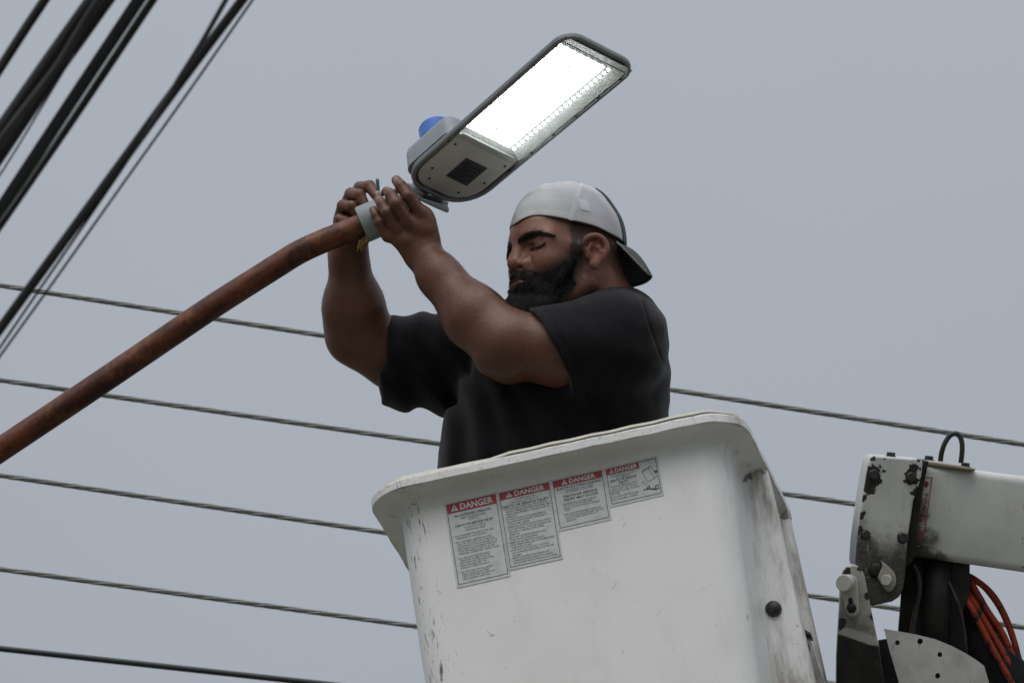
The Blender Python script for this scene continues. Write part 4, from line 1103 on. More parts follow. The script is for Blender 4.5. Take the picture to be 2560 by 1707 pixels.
# ---- head frame: f forward, l to his left (camera side), u up; metres of an average head, scaled
def head_rot(y, p, r):
    R0 = np.array([[-1, 0, 0], [0, 0, 1], [0, -1, 0]], float)
    cy, sy, cp, sp, cr, sr = math.cos(y), math.sin(y), math.cos(p), math.sin(p), math.cos(r), math.sin(r)
    return np.array([[cy, 0, -sy], [0, 1, 0], [sy, 0, cy]]) @ R0 @ np.array([[cp, 0, sp], [0, 1, 0], [-sp, 0, cp]]) @ np.array([[1, 0, 0], [0, cr, -sr], [0, sr, cr]])
HR = head_rot(rad(33.0), rad(-2.5), rad(17.0))
HS = 1.13
HC = V(1421, 664, -.02)
def Hd(f, l, u): return HC + HS * (HR @ np.array([f, l, u], float))
def Hinv(P): return (P - HC) @ HR / HS
def hell(c, r, rot=None):
    R = HR if rot is None else HR @ rot
    return ell(Hd(*c), np.array(r) * HS, R)
def hcone(a, b, ra, rb, sq=None):
    if sq is not None: sq = (HR @ np.array(sq[0], float), sq[1])
    return cone(Hd(*a), Hd(*b), ra * HS, rb * HS, sq)
def hball(c, r): return ball(Hd(*c), r * HS)
def rl(a):     # rotation about the head's l axis (pitch)
    c, s = math.cos(a), math.sin(a); return np.array([[c, 0, s], [0, 1, 0], [-s, 0, c]])
def ru(a):
    c, s = math.cos(a), math.sin(a); return np.array([[c, -s, 0], [s, c, 0], [0, 0, 1]])
def rf_(a):
    c, s = math.cos(a), math.sin(a); return np.array([[1, 0, 0], [0, c, -s], [0, s, c]])

skull = [('+', 0, hell((-.008, 0, .055), (.094, .074, .084))),
         ('+', .03, hell((.040, 0, .015), (.058, .062, .070))),
         ('+', .03, hell((.055, 0, .058), (.036, .046, .028))),
         ('+', .03, hell((.042, 0, -.030), (.050, .054, .060)))]
for s in (1, -1):
    skull += [('+', .025, hcone((.0, s * .049, -.046), (.070, s * .014, -.082), .018, .020)),      # jaw
              ('+', .025, hell((.060, s * .040, -.006), (.030, .028, .034))),                         # cheek
              ('+', .018, hcone((.0885, s * .012, .043), (.068, s * .056, .034), .0115, .010)),          # brow
              ('+', .02, hcone((.066, s * .052, .022), (.02, s * .066, .012), .011, .010))]            # cheek bone
skull += [('+', .02, hball((.080, 0, -.078), .021))]
for s in (1, -1):
    skull += [('-', .014, hell((.101, s * .033, .0235), (.022, .024, .0125)))]
for s in (1, -1):
    skull += [('+', .006, hball((.0725, s * .0385, .0215), .0150)),
              ('+', .006, hcone((.086, s * .022, .0315), (.074, s * .057, .0265), .0045, .0045)),       # upper lid fold
              ('+', .008, hcone((.084, s * .024, .0105), (.072, s * .055, .0115), .0045, .004))]        # lower lid bag
skull += [('+', .012, hcone((.0950, 0, .036), (.1085, 0, .001), .0075, .0112)),                          # nose ridge
          ('+', .008, hball((.1095, 0, -.003), .0118))]
for s in (1, -1):
    skull += [('+', .008, hell((.0975, s * .0172, -.0080), (.0125, .0090, .0092))),
              ('-', .004, hell((.1065, s * .0135, -.0142), (.0115, .0062, .0050), rl(.25)))]
skull += [('+', .012, hell((0.0950, 0, -0.0240), (.016, .026, .018))),
          ('+', .006, hcone((0.1095, .010, -0.0295), (0.0955, .024, -0.0345), .0055, .004)),
          ('+', .006, hcone((0.1095, -.010, -0.0295), (0.0955, -.024, -0.0345), .0055, .004)),
          ('+', .006, hcone((0.1095, -.010, -0.0295), (0.1095, .010, -0.0295), .0055, .0055)),
          ('+', .005, hcone((0.1075, -.012, -0.0405), (0.1075, .012, -0.0405), .0075, .0075)),
          ('+', .006, hcone((0.1075, .012, -0.0405), (0.0940, .024, -0.0375), .0065, .004)),
          ('+', .006, hcone((0.1075, -.012, -0.0405), (0.0940, -.024, -0.0375), .0065, .004)),
          ('-', .0025, hcone((0.1160, -.014, -0.0348), (0.1160, .014, -0.0348), .0016, .0016)),
          ('-', .0025, hcone((0.1160, .014, -0.0348), (0.0980, .027, -0.0365), .0016, .0018)),
          ('-', .0025, hcone((0.1160, -.014, -0.0348), (0.0980, -.027, -0.0365), .0016, .0018))]
for s in (1, -1):
    skull += [('-', .005, hcone((.0935, s * .0290, .002), (.0925, s * .0290, -.012), .0008, .0012))]
# ears
for s in (1, -1):
    e = lambda f, u, o=0: (.94 * f + .012, s * (.076 + .9 * o), (u + .026) * .74 - .022)
    helix = [e(.005, .006, .001), e(.007, .020, .004), e(.001, .033, .008), e(-.012, .038, .012), e(-.025, .033, .015), e(-.033, .018, .016), e(-.032, .002, .015), e(-.024, -.014, .011), e(-.012, -.027, .006)]
    helix = [tuple(x) for x in spline(helix, 4)]
    er = [('+', 0, hell((-0.0002, s * 0.0800, -0.0016), (0.0163, 0.0055, 0.0216), rl(-.25) @ ru(s * .35)))]
    er += [('+', .004, hcone(helix[i], helix[i + 1], .0044, .0042)) for i in range(len(helix) - 1)]
    er += [('+', .005, hell((0.0045, s * 0.0823, -0.0240), (0.0090, 0.0065, 0.0100)))]
    er += [('+', .004, hcone(e(-.020, .024, .010), e(-.022, .000, .012), .0040, .0035)), ('+', .004, hcone(e(-.022, .0, .012), e(-.012, -.016, .008), .0035, .0035))]
    er += [('+', .004, hcone(e(.004, .004, .004), e(.002, -.010, .004), .0045, .0045))]
    er += [('-', .004, hell((0.0036, s * 0.0881, -0.0016), (0.0082, 0.0070, 0.0100)))]
    er += [('-', .003, hell((-0.0031, s * 0.0904, 0.0128), (0.0069, 0.0055, 0.0068)))]
    skull += [('+', .005, Gr(er))]
head = Gr(skull)

PXU = 1 / PXM
def C(p, q, rp, rq, sq=None): return cone(Q(*p), Q(*q), rp * PXU, rq * PXU, sq)
# ---- near (left) hand on the collar
def finger(pts, rs): return Gr([('+', 0 if i == 0 else .0015, C(pts[i], pts[i + 1], rs[i], rs[i + 1])) for i in range(len(pts) - 1)] +
                               [('+', .002, ball(Q(*pts[i]), rs[i] * 1.03 * PXU)) for i in range(1, len(pts) - 1)])
HNT = -72
l_fing = [('+', 0, finger([(1052, 532, HNT - 2), (1020, 490, HNT - 14), (1002, 465, HNT + 2), (991, 451, HNT + 20)], [17.5, 16, 14.6, 12.6])),
          ('+', .001, finger([(1018, 552, HNT - 10), (990, 509, HNT - 24), (978, 488, HNT - 6), (970, 480, HNT + 22)], [17.5, 16.6, 15, 12.6])),
          ('+', .001, finger([(990, 572, HNT - 6), (967, 531, HNT - 18), (955, 511, HNT - 4), (946, 498, HNT + 14)], [16.5, 15.2, 13.8, 11.4])),
          ('+', .001, finger([(968, 590, HNT + 4), (950, 556, HNT - 3), (940, 538, HNT + 5), (933, 525, HNT + 14)], [15, 13.4, 12, 10.2]))]
l_palm = Gr([('+', 0, C((1060, 634, HNT + 10), (1052, 560, HNT + 6), 42, 38, ((0, 0, 1), .62))),
             ('+', .012, C((1046, 628, HNT + 8), (1000, 585, HNT + 4), 42, 30, ((0, 0, 1), .66))),
             ('+', .010, C((1062, 600, HNT + 8), (1056, 540, HNT + 2), 36, 24, ((0, 0, 1), .70))),
             ('+', .008, C((1062, 575, HNT), (1016, 556, HNT - 6), 20, 17)),
             ('+', .008, C((1010, 600, HNT), (975, 590, HNT + 4), 22, 14))])
l_thumb = finger([(1062, 612, HNT + 30), (1030, 590, HNT + 92), (1004, 566, HNT + 128), (985, 545, HNT + 138)], [26, 20, 16, 13])
l_hand = Gr([('+', 0, l_palm), ('+', .007, Gr(l_fing)), ('+', .010, l_thumb)])
l_arm = Gr([('+', 0, C((1062, 640, HNT + 12), (1098, 690, -95), 43, 50, ((.5, .3, .6), .90))),
            ('+', .03, C((1098, 690, -95), (1186, 792, -165), 51, 73)),
            ('+', .03, C((1186, 792, -165), (1268, 862, -212), 73, 79)),
            ('+', .03, C((1268, 862, -212), (1400, 874, -215), 79, 86)),
            ('+', .03, C((1400, 874, -215), (1530, 862, -170), 86, 104))])
l_arm.ops += [('+', .020, C((1228, 900, -225), (1272, 918, -232), 34, 38))]        # point of the elbow
# ---- far (right) hand behind the collar, gripping the bolt
RT = 92
r_fing = [('+', 0, finger([(884, 505, RT + 26), (900, 470, RT + 8), (924, 466, RT - 34), (940, 490, RT - 62)], [17, 16, 15, 12])),
          ('+', .001, finger([(862, 522, RT + 16), (878, 486, RT - 8), (899, 488, RT - 48), (912, 512, RT - 60)], [17, 16.5, 15, 12.5])),
          ('+', .001, finger([(850, 545, RT + 6), (858, 515, RT - 20), (880, 516, RT - 56), (893, 538, RT - 60)], [16, 15.5, 14, 12])),
          ('+', .001, finger([(846, 566, RT), (850, 548, RT - 30), (866, 553, RT - 52), (878, 570, RT - 50)], [14, 13, 12, 10.5]))]
r_thumb = finger([(905, 568, RT + 20), (944, 522, RT + 6), (960, 494, RT - 14), (966, 478, RT - 30)], [24, 18, 14.5, 11.5])
r_palm = Gr([('+', 0, C((868, 622, RT), (868, 555, RT + 22), 42, 38, ((.4, 0, 1), .62))), ('+', .012, C((872, 615, RT + 4), (892, 530, RT + 34), 40, 26, ((.4, 0, 1), .7))),
             ('+', .012, C((880, 610, RT), (915, 562, RT + 16), 30, 22))])
r_hand = Gr([('+', 0, r_palm), ('+', .006, Gr(r_fing)), ('+', .010, r_thumb)])
r_arm = Gr([('+', 0, C((869, 615, RT), (872, 650, 98), 43, 43)),
            ('+', .03, C((872, 650, 98), (884, 765, 120), 43, 72)),
            ('+', .03, C((884, 765, 120), (893, 832, 148), 72, 73)),
            ('+', .02, C((880, 856, 150), (902, 866, 152), 44, 48)),
            ('+', .03, C((893, 834, 150), (985, 890, 175), 73, 77)),
            ('+', .03, C((985, 890, 175), (1330, 865, 215), 77, 100))])
# ---- trunk and legs (under the clothes)
def BL(e1, e2, e3): 
    return b2v((e1, e2, e3))
hipL, hipR = Q(1435, 1520, -105), Q(1425, 1500, 115)
fl = -BH + .095
footL, footR = BL(.46, fl, .20), BL(.44, fl, .40)
kneeL, kneeR = (hipL + footL) / 2 + np.array([-.05, 0, 0]), (hipR + footR) / 2 + np.array([-.05, 0, 0])
def c3(a, b, ra, rb): return cone(a, b, ra, rb)
trunk = Gr([('+', 0, ell(Q(1440, 955, 15), np.array([185, 195, 165]) * PXU)),
            ('+', .06, ell(Q(1395, 1190, 5), np.array([262, 280, 225]) * PXU)),
            ('+', .06, ell(Q(1425, 1470, 5), np.array([210, 150, 210]) * PXU)),
            ('+', .04, C((1505, 800, -4), (1480, 655, -4), 98, 70)),
            ('+', .05, c3(hipL, kneeL, .105, .070)), ('+', .03, c3(kneeL, footL, .070, .048)),
            ('+', .05, c3(hipR, kneeR, .105, .070)), ('+', .03, c3(kneeR, footR, .070, .048)),
            ('+', .03, c3(footL, footL - E1 * .15 - E2 * .035, .045, .035)), ('+', .03, c3(footR, footR - E1 * .15 - E2 * .035, .045, .035))])
body = Gr([('+', 0, trunk), ('+', .025, head), ('+', .03, Gr([('+', 0, l_arm), ('+', .012, l_hand)])), ('+', .03, Gr([('+', 0, r_arm), ('+', .012, r_hand)]))])

person = empty('person', toW(BL(.45, fl - .08, .30)), 'bearded man in black t-shirt and backwards white mesh cap standing in the bucket', 'person', rot=RV)

def nz(P, sc, seed=0):
    """cheap smooth noise from a few rotated sines, about -1..1"""
    r_ = np.random.default_rng(seed); out = 0
    for i in range(5):
        k = r_.normal(size=3); k = k / np.linalg.norm(k) * sc * (1 + .6 * i)
        out = out + np.sin(P @ k + r_.random() * 6.28) / (1 + .5 * i)
    return out / 2.6

def sstep(x, a, b):
    t = np.clip((x - a) / (b - a), 0, 1); return t * t * (3 - 2 * t)

# beard outline on the head (head frame): lower face, below a line from the sideburn to the mouth corner
def beard_mask(q):
    """>0 inside the beard region; metres of margin"""
    f, l, u = q[:, 0], np.abs(q[:, 1]), q[:, 2]
    lim = np.interp(f, [-.02, .028, .038, .044, .060, .076, .088, .094, .102, .12, .125], [.06, .06, .02, -.002, -.013, -.022, -.029, -.0275, -.0215, -.0200, -.0200])
    m = lim - u
    back = f - np.interp(u, [-.12, -.07, -.06, -.046, -.016, .02, .05], [.070, .055, .042, .029, .0185, .0165, .0165])
    m = np.minimum(m, back)
    inl = ((u + .0362 + .10 * l) / .0092) ** 2 + (l / .024) ** 2 < 1
    m = np.where((f > .07) & inl, -.004, m)
    return m
def hair_mask(q):
    f, l, u = q[:, 0], np.abs(q[:, 1]), q[:, 2]
    front = np.interp(u, [-.06, -.03, .0, .02, .04, .056, .12], [-.055, -.045, .010, .036, .040, .048, .058])
    m = front - f
    nape = u - np.interp(f, [-.11, -.06, -.03, .0], [-.050, -.045, -.005, .004])
    m = np.minimum(m, nape)
    e = np.sqrt(((f + .002) / .022) ** 2 + ((u + .002) / .029) ** 2) - 1
    m = np.minimum(m, e * .03)
    return np.where((l > .080) & (u < .034), -.01, m)

def mat_skin():
    b = NB('skin'); v = b.obj()
    at = b.n('Attribute', attribute_name='tone')
    n1 = b.noise(v, 26, 5, .6); n2 = b.noise(v, 170, 3, .6)
    col = b.mix(b.ramp(n1, .3, .7), at.outputs['Color'], b.n('HueSaturation', {'Color': at.outputs['Color'], 'Value': .84, 'Saturation': 1.08}).outputs[0])
    col = b.mix(b.math('MULTIPLY', b.ramp(n2, .62, .72), .25), col, b.n('HueSaturation', {'Color': at.outputs['Color'], 'Value': .6}).outputs[0])
    return b.bsdf(col, b.math('MULTIPLY_ADD', n2, .22, .32), 0, b.bump(b.math('ADD', b.noise(v, 420, 3, .6), b.math('MULTIPLY', n2, .8)), .42, .0014), **{'Specular IOR Level': .42, 'Subsurface Weight': .06, 'Subsurface Radius': (.010, .004, .002), 'Subsurface Scale': .5})
M_SKIN = mat_skin()
HAIRC = np.array([.020, .016, .014])
SK = np.array([.155, .067, .043])
def skin_tone(P):
    q = Hinv(P); n = len(P)
    sn = .0035 * nz(P, 240, 31) + .0025 * nz(P, 520, 32)
    col = np.tile(SK, (n, 1))
    hm = (np.linalg.norm(q - np.array([.02, 0, .02]), axis=1) < .17)
    def lay(c, w):
        nonlocal col
        col = col * (1 - w[:, None]) + np.asarray(c) * w[:, None]
    # face a little rosier, lips, lids, ears
    lay((.265, .118, .084), np.where(hm, .9, 0))
    lay((.30, .118, .085), np.where(hm, .5 * np.exp(-((q[:, 0] - .117) ** 2 + q[:, 1] ** 2 + (q[:, 2] + .002) ** 2) / .00022), 0))
    lip = np.exp(-(((q[:, 2] + .0365) / .010) ** 2 + (q[:, 1] / .021) ** 2) ** 2) * sstep(q[:, 0], .085, .095)
    lay((.20, .075, .062), np.where(hm, .75 * lip, 0))
    ml = np.exp(-(((q[:, 2] + .0350 + .06 * np.abs(q[:, 1]) ) / .0016) ** 2)) * (np.abs(q[:, 1]) < .026) * sstep(q[:, 0], .085, .09)
    lay((.05, .022, .018), np.where(hm, .8 * ml, 0))
    for s in (1, -1):      # lids
        d = ((q[:, 0] - .083) ** 2 + (q[:, 1] - s * .040) ** 2 + (q[:, 2] - .021) ** 2)
        lay((.19, .082, .058), np.where(hm, .6 * np.exp(-d / .00028), 0))
    bm_ = beard_mask(q) + sn
    lay(HAIRC * 1.8, np.where(hm, sstep(bm_, -.016, .008) * .85, 0))
    er_ = np.exp(-(((q[:, 0] + .004) / .026) ** 2 + ((q[:, 2] - .0) / .034) ** 2) ** 2) * (np.abs(q[:, 1]) > .070)
    lay((.27, .105, .075), np.where(hm, .8 * er_, 0))
    hm_ = hair_mask(q)
    hm_ = hm_ + sn
    lay(HAIRC * 2.2, np.where(hm, sstep(hm_, -.014, .026) * .60, 0))
    # neck stubble
    lay(HAIRC * 2, np.where(hm, .22 * sstep(q[:, 2], -.03, -.07) * sstep(q[:, 0], -.02, .02), 0))
    for s in (1, -1):   # nostrils, the shade inside them painted dark
        d = ((q[:, 0] - .1065) / .0105) ** 2 + ((q[:, 1] - s * .0135) / .0068) ** 2 + ((q[:, 2] + .0138 - .25 * (q[:, 0] - .1065)) / .0042) ** 2
        lay((.028, .011, .009), np.where(hm, .9 * np.exp(-d ** 2), 0))
    # finger nails
    for tip, d in NAILS:
        w = np.exp(-(np.linalg.norm(P - tip, axis=1) / (d * PXU)) ** 4)
        lay((.36, .20, .155), .75 * w)
    # darker knuckles
    for kk in KNUCK:
        w = np.exp(-(np.linalg.norm(P - kk, axis=1) / (17 * PXU)) ** 2)
        lay((.13, .058, .040), .55 * w)
    # elbow shading painted into the skin tone
    w = np.exp(-(np.linalg.norm(P - Q(1245, 925, -280), axis=1) / (60 * PXU)) ** 2); lay((.10, .045, .033), .7 * w)
    # paler inner far upper arm
    return col
NAILS = [(Q(988, 449, HNT + 8), 9), (Q(970, 474, HNT + 14), 9), (Q(946, 495, HNT + 2), 8.5), (Q(932, 522, HNT + 4), 7.5), (Q(961, 478, RT - 36), 8)]
KNUCK = [Q(*p) for p in ((1022, 492, HNT - 26), (992, 510, HNT - 38), (967, 532, HNT - 32), (950, 558, HNT - 14), (1050, 534, HNT - 14), (1016, 554, HNT - 20))]

# skin creases: wrist line, finger creases of the far fist
crease = [Gr([('+', 0, C((1010, 655, HNT - 36), (1060, 642, HNT - 58), 1.6, 1.6)), ('+', 0, C((1060, 642, HNT - 58), (1106, 624, HNT - 26), 1.6, 1.6))])]
bv_, bq_ = surface(body, .0027)
body_o = mk_np('body', bv_, bq_, M_SKIN, person, skin_tone(bv_))

# ------------------------------------------------------------------ hair strands
def strands(v, quads, mask, n, ln, dirf, w=.0009, seed=1, curl=.35, lift=.35):
    """tapered hair blades rooted on a surface; dirf(P, N) gives the combing direction"""
    r_ = np.random.default_rng(seed)
    a, b, c, d = (v[quads[:, i]] for i in range(4))
    N = np.cross(c - a, d - b); A = np.linalg.norm(N, axis=1); N = N / np.maximum(A, 1e-12)[:, None]
    cen = (a + b + c + d) / 4
    wgt = A * np.clip(mask(cen), 0, None)
    if wgt.sum() <= 0: return None
    i = r_.choice(len(quads), n, p=wgt / wgt.sum())
    s, t = r_.random((2, n, 1))
    root = (a[i] * (1 - s) + b[i] * s) * (1 - t) + (d[i] * (1 - s) + c[i] * s) * t
    Nn = N[i]; D = dirf(root, Nn) + r_.normal(0, curl, (n, 3))
    D = D - Nn * (D * Nn).sum(1)[:, None] * .8 + Nn * lift; D /= np.linalg.norm(D, axis=1)[:, None]
    L = (ln(root) * (.55 + .9 * r_.random(n)))[:, None]
    sd = np.cross(D, Nn); sd /= np.maximum(np.linalg.norm(sd, axis=1), 1e-9)[:, None]
    D2 = D + r_.normal(0, curl, (n, 3)) + np.array([0, -.25, 0]); D2 /= np.linalg.norm(D2, axis=1)[:, None]
    m1 = root + D * L * .5; e = m1 + D2 * L * .5
    root = root - Nn * .0012
    V_ = np.stack([root - sd * w, root + sd * w, m1 + sd * w * .8, m1 - sd * w * .8, e + sd * w * .15, e - sd * w * .15], 1).reshape(-1, 3)
    k = np.arange(n)[:, None] * 6
    F = np.vstack([k + np.array([0, 1, 2, 3]), k + np.array([3, 2, 4, 5])])
    return V_, F
def mat_hair(name, c0, c1):
    b = NB(name); v = b.obj()
    n_ = b.noise(v, 220, 3, .7)
    return b.bsdf(b.mix(b.ramp(n_, .3, .7), c0, c1), .5, 0, b.bump(b.noise(v, 500, 3, .7), .6, .002), **{'Specular IOR Level': .16})
M_HAIR = mat_hair('black_hair', (.007, .006, .006), (.017, .0135, .012))

# beard: the face surface pushed outward inside the beard outline, then strands on top
def beard_thick(q):
    m = beard_mask(q)
    t = .0003 + .008 * sstep(m, .0, .034) * (1 - sstep(q[:, 2], -.022, .004)) + .012 * sstep(-q[:, 2], .045, .09) * sstep(q[:, 0], .02, .08)
    return np.where(m > -.002, t * sstep(m, -.002, .012) - .0016 - .004 * sstep(q[:, 2], -.010, .008), -.004)
chin = Gr([('+', 0, hcone((.070, 0, -.088), (.078, 0, -.120), .040, .034)), ('+', .02, hcone((.078, .0, -.118), (.086, 0, -.150), .030, .016)),
           ('+', .02, hcone((.035, .034, -.070), (.055, .02, -.115), .028, .024)), ('+', .02, hcone((.035, -.034, -.070), (.055, -.02, -.115), .028, .024)),
           ('+', .008, hcone((.1085, 0, -.0235), (.100, .023, -.029), .0065, .0062)), ('+', .008, hcone((.1085, 0, -.0235), (.100, -.023, -.029), .0065, .0062)),
           ('+', .006, hcone((.098, .026, -.031), (.088, .033, -.055), .0065, .009)), ('+', .006, hcone((.098, -.026, -.031), (.088, -.033, -.055), .0065, .009)),
           ('+', .012, hcone((.097, 0, -.060), (.116, 0, -.088), .021, .022)), ('+', .012, hcone((.106, -.004, -.063), (.127, -.008, -.082), .015, .015))])
class Off:
    def __init__(s):
        s.lo, s.hi = head.lo, head.hi; s.c, s.R = head.c, head.R
    def ev(s, P, bc, br, mg=0):
        q = Hinv(P)
        d = head.ev(P, bc, br, .045) - beard_thick(q) - .0005 * nz(P, 420, 41)
        dc = chin.ev(P, bc, br, .03)
        d = smin(d, dc, .012)
        d = np.maximum(d, -(beard_mask(q) + .004))
        return d + .0006 * nz(P, 330, 3) + .0009 * nz(P, 120, 4)
off = Off()
off.lo = np.minimum(head.lo, chin.lo) - .02; off.hi = np.maximum(head.hi, chin.hi) + .02
off.c = (off.lo + off.hi) / 2; off.R = np.linalg.norm(off.hi - off.lo) / 2
hv_, hq_ = surface(off, .0026)
# drop the part of the shell that lies inside the skin
bc_ = hv_[hq_].mean(1)
qq = Hinv(bc_)
dskin = np.concatenate([head.ev(bc_[i:i + 4000], head.c, head.R + .1, .1) for i in range(0, len(bc_), 4000)])
keep = (dskin > -.003)
hq_ = hq_[keep]
sv, sf = strands(hv_, hq_, lambda P: (beard_mask(Hinv(P)) > -.003).astype(float), 20000, lambda P: .0022 + .009 * sstep(-Hinv(P)[:, 2], .0, .09),
                 lambda P, N: np.tile(HR @ np.array([.25, 0, -1.0]), (len(P), 1)), w=.00042, seed=2, curl=.22, lift=.25)
# sparse short hairs beyond the border soften the edge
fv, ff = strands(bv_, bq_, lambda P: np.where(np.linalg.norm(Hinv(P) - np.array([.04, 0, -.02]), axis=1) < .12, sstep(beard_mask(Hinv(P)), -.014, .006) * ~((np.abs(Hinv(P)[:, 1]) < .03) & (Hinv(P)[:, 2] > -.021)), 0), 11000, lambda P: .0035 + 0 * P[:, 0],
                 lambda P, N: np.tile(HR @ np.array([.15, 0, -1.0]), (len(P), 1)), w=.00028, seed=3, lift=.10)
n0 = len(hv_); n1 = n0 + len(sv)
mk_np('beard', np.vstack([hv_, sv, fv]), np.vstack([hq_, sf + n0, ff + n1]), M_HAIR, person)

# short faded hair at the sides and back
fv, ff = strands(bv_, bq_, lambda P: np.where(np.linalg.norm(Hinv(P) - np.array([-.02, 0, .03]), axis=1) < .125, sstep(hair_mask(Hinv(P)), -.004, .02), 0), 4200, lambda P: .003 + .003 * sstep(Hinv(P)[:, 2], .0, .05),
                 lambda P, N: np.tile(HR @ np.array([-.5, 0, -.8]), (len(P), 1)), w=.0005, seed=4, lift=.25)
mk_np('hair', fv, ff, M_HAIR, person)
# fine hair on the forearms
fa_ = np.array([Q(1062, 640, HNT + 12), Q(1182, 790, -165), Q(872, 650, 98), Q(892, 820, 140)])
def fore_mask(P):
    o = np.zeros(len(P))
    for a, b in ((fa_[0], fa_[1]), (fa_[2], fa_[3])):
        h = np.clip((P - a) @ (b - a) / ((b - a) @ (b - a)), 0, 1)
        dd = np.linalg.norm(P - (a + h[:, None] * (b - a)), axis=1)
        o = np.maximum(o, (dd < .085) * sstep(h, .10, .3) * (1 - sstep(h, .9, 1.0)))
    return o
ha_v, ha_f = strands(bv_, bq_, fore_mask, 2200, lambda P: .0065 + 0 * P[:, 0], lambda P, N: np.tile(np.array([.35, .1, 0]), (len(P), 1)), w=.00013, seed=9, lift=.30, curl=.45)
mk_np('arm_hair', ha_v, ha_f, M_HAIR, person)
# eyebrows and lashes
def seat(P, off, ax=(1, 0, 0)):
    """slide points along a head axis until they sit off metres above the skin"""
    P = np.array(P, float); a = HR @ np.array(ax, float)
    for _ in range(60):
        d = head.ev(P, head.c, head.R + .1) - off
        P = P + a * np.clip(-d, -.0015, .0015)[:, None]
    return P
for s in (1, -1):
    path = seat(spline([Hd(.102, s * .0080, .0345), Hd(.095, s * .028, .0385), Hd(.087, s * .046, .0372), Hd(.078, s * .059, .0318), Hd(.067, s * .067, .0260)], 8), -.0016, (.8, .6 * s, 0))
    m = len(path)
    ev, ef = tube(path, np.interp(np.arange(m), [0, m * .2, m * .55, m], [.0016, .0030, .0026, .0006]), 10)
    eq = np.array([f for f in ef if len(f) == 4])
    tang = path[-1] - path[0]; tang /= np.linalg.norm(tang)
    bz_ = np.interp(np.arange(m), [0, m * .3, m * .7, m], [.0060, .0068, .0050, .0014])
    rr = np.random.default_rng(20 + s)
    nb_ = 900
    ii = np.minimum(m - 1, (rr.random(nb_) ** .95 * m).astype(int)); up_ = HR @ np.array([-.25, 0, 1.0]); nrm = HR @ np.array([.8, .6 * s, 0])
    g1 = np.clip(rr.normal(0, .46, nb_), -1.5, 1.5)
    Pb = seat(path[ii] + up_ * (bz_[ii] * g1)[:, None], .0004, (.8, .6 * s, 0))
    D = tang + up_ * rr.normal(np.where(ii < m * .6, .12, -.15), .25)[:, None] + nrm * .15
    D /= np.linalg.norm(D, axis=1)[:, None]; L_ = rr.uniform(.003, .0075, nb_)[:, None]
    SD = np.cross(D, nrm); SD /= np.linalg.norm(SD, axis=1)[:, None]
    fv = np.stack([Pb - SD * .0004, Pb + SD * .0004, Pb + D * L_ * .5 + nrm * .0005 + SD * .00035, Pb + D * L_ * .5 + nrm * .0005 - SD * .00035, Pb + D * L_ + SD * .0001, Pb + D * L_ - SD * .0001], 1).reshape(-1, 3)
    k_ = np.arange(nb_)[:, None] * 6
    ff = np.vstack([k_ + np.array([0, 1, 2, 3]), k_ + np.array([3, 2, 4, 5])])
    mk_np('eyebrow', np.vstack([ev, fv]), np.vstack([eq, ff + len(ev)]), M_HAIR, person)
    lp = seat(spline([Hd(.0855, s * .0180, .0205), Hd(.088, s * .028, .0175), Hd(.087, s * .042, .0155), Hd(.083, s * .052, .0155), Hd(.076, s * .0600, .0185)], 8), .0002)
    fr = []
    for k in range(80):
        i = rr.integers(2, len(lp) - 1); p = lp[i]
        d = HR @ np.array([.75, s * .35 * (i / len(lp)), -.65]) + rr.normal(0, .12, 3); d /= np.linalg.norm(d)
        ls_ = 1.0 if s > 0 else .3
        fr.append(tube([p, p + d * .004 * ls_, p + (d * .0075 + HR @ np.array([.001, 0, .0008])) * ls_], [.0007, .0005, .0001], 4, caps=False))
    gl_ = cat_geo(tube(lp, np.interp(np.arange(len(lp)), [0, 6, len(lp) - 6, len(lp)], [.0004, .0014, .0014, .0005]), 6, caps=False), *fr)
    mk_np('eyelashes', gl_[0], np.array(gl_[1]), M_HAIR, person)
# ------------------------------------------------------------------ t-shirt, trousers, boots
nearN = np.array([-.893, -.449, -.12]); nearN /= np.linalg.norm(nearN)
nearO = Q(1385, 893, -215)
farN = np.array([-.99, .13, -.05]); farN /= np.linalg.norm(farN)
farO = Q(955, 905, 170)
def half(o, n): return Pr(lambda P: (P - o) @ n, o, 50)
shT = Gr([('+', 0, ell(Q(1440, 950, 15), np.array([228, 225, 240]) * PXU)),
          ('+', .07, ell(Q(1388, 1180, 5), np.array([297, 330, 248]) * PXU)),
          ('+', .05, C((1520, 800, 10), (1490, 790, 40), 70, 70)),
          ('+', .06, C((1548, 838, -120), (1560, 830, 140), 105, 105)),
          ('+', .05, ell(Q(1400, 1440, 5), np.array([235, 190, 225]) * PXU))])
nearS = Gr([('+', 0, C((1330, 893, -222), (1540, 862, -170), 119, 127)), ('&', .004, half(nearO, nearN))])
nearS.R += .2
farS = Gr([('+', 0, C((915, 903, 168), (1130, 905, 190), 116, 122)), ('+', .03, C((1130, 905, 190), (1350, 880, 200), 122, 140)), ('&', .016, half(farO, farN))])
farS.R += .2
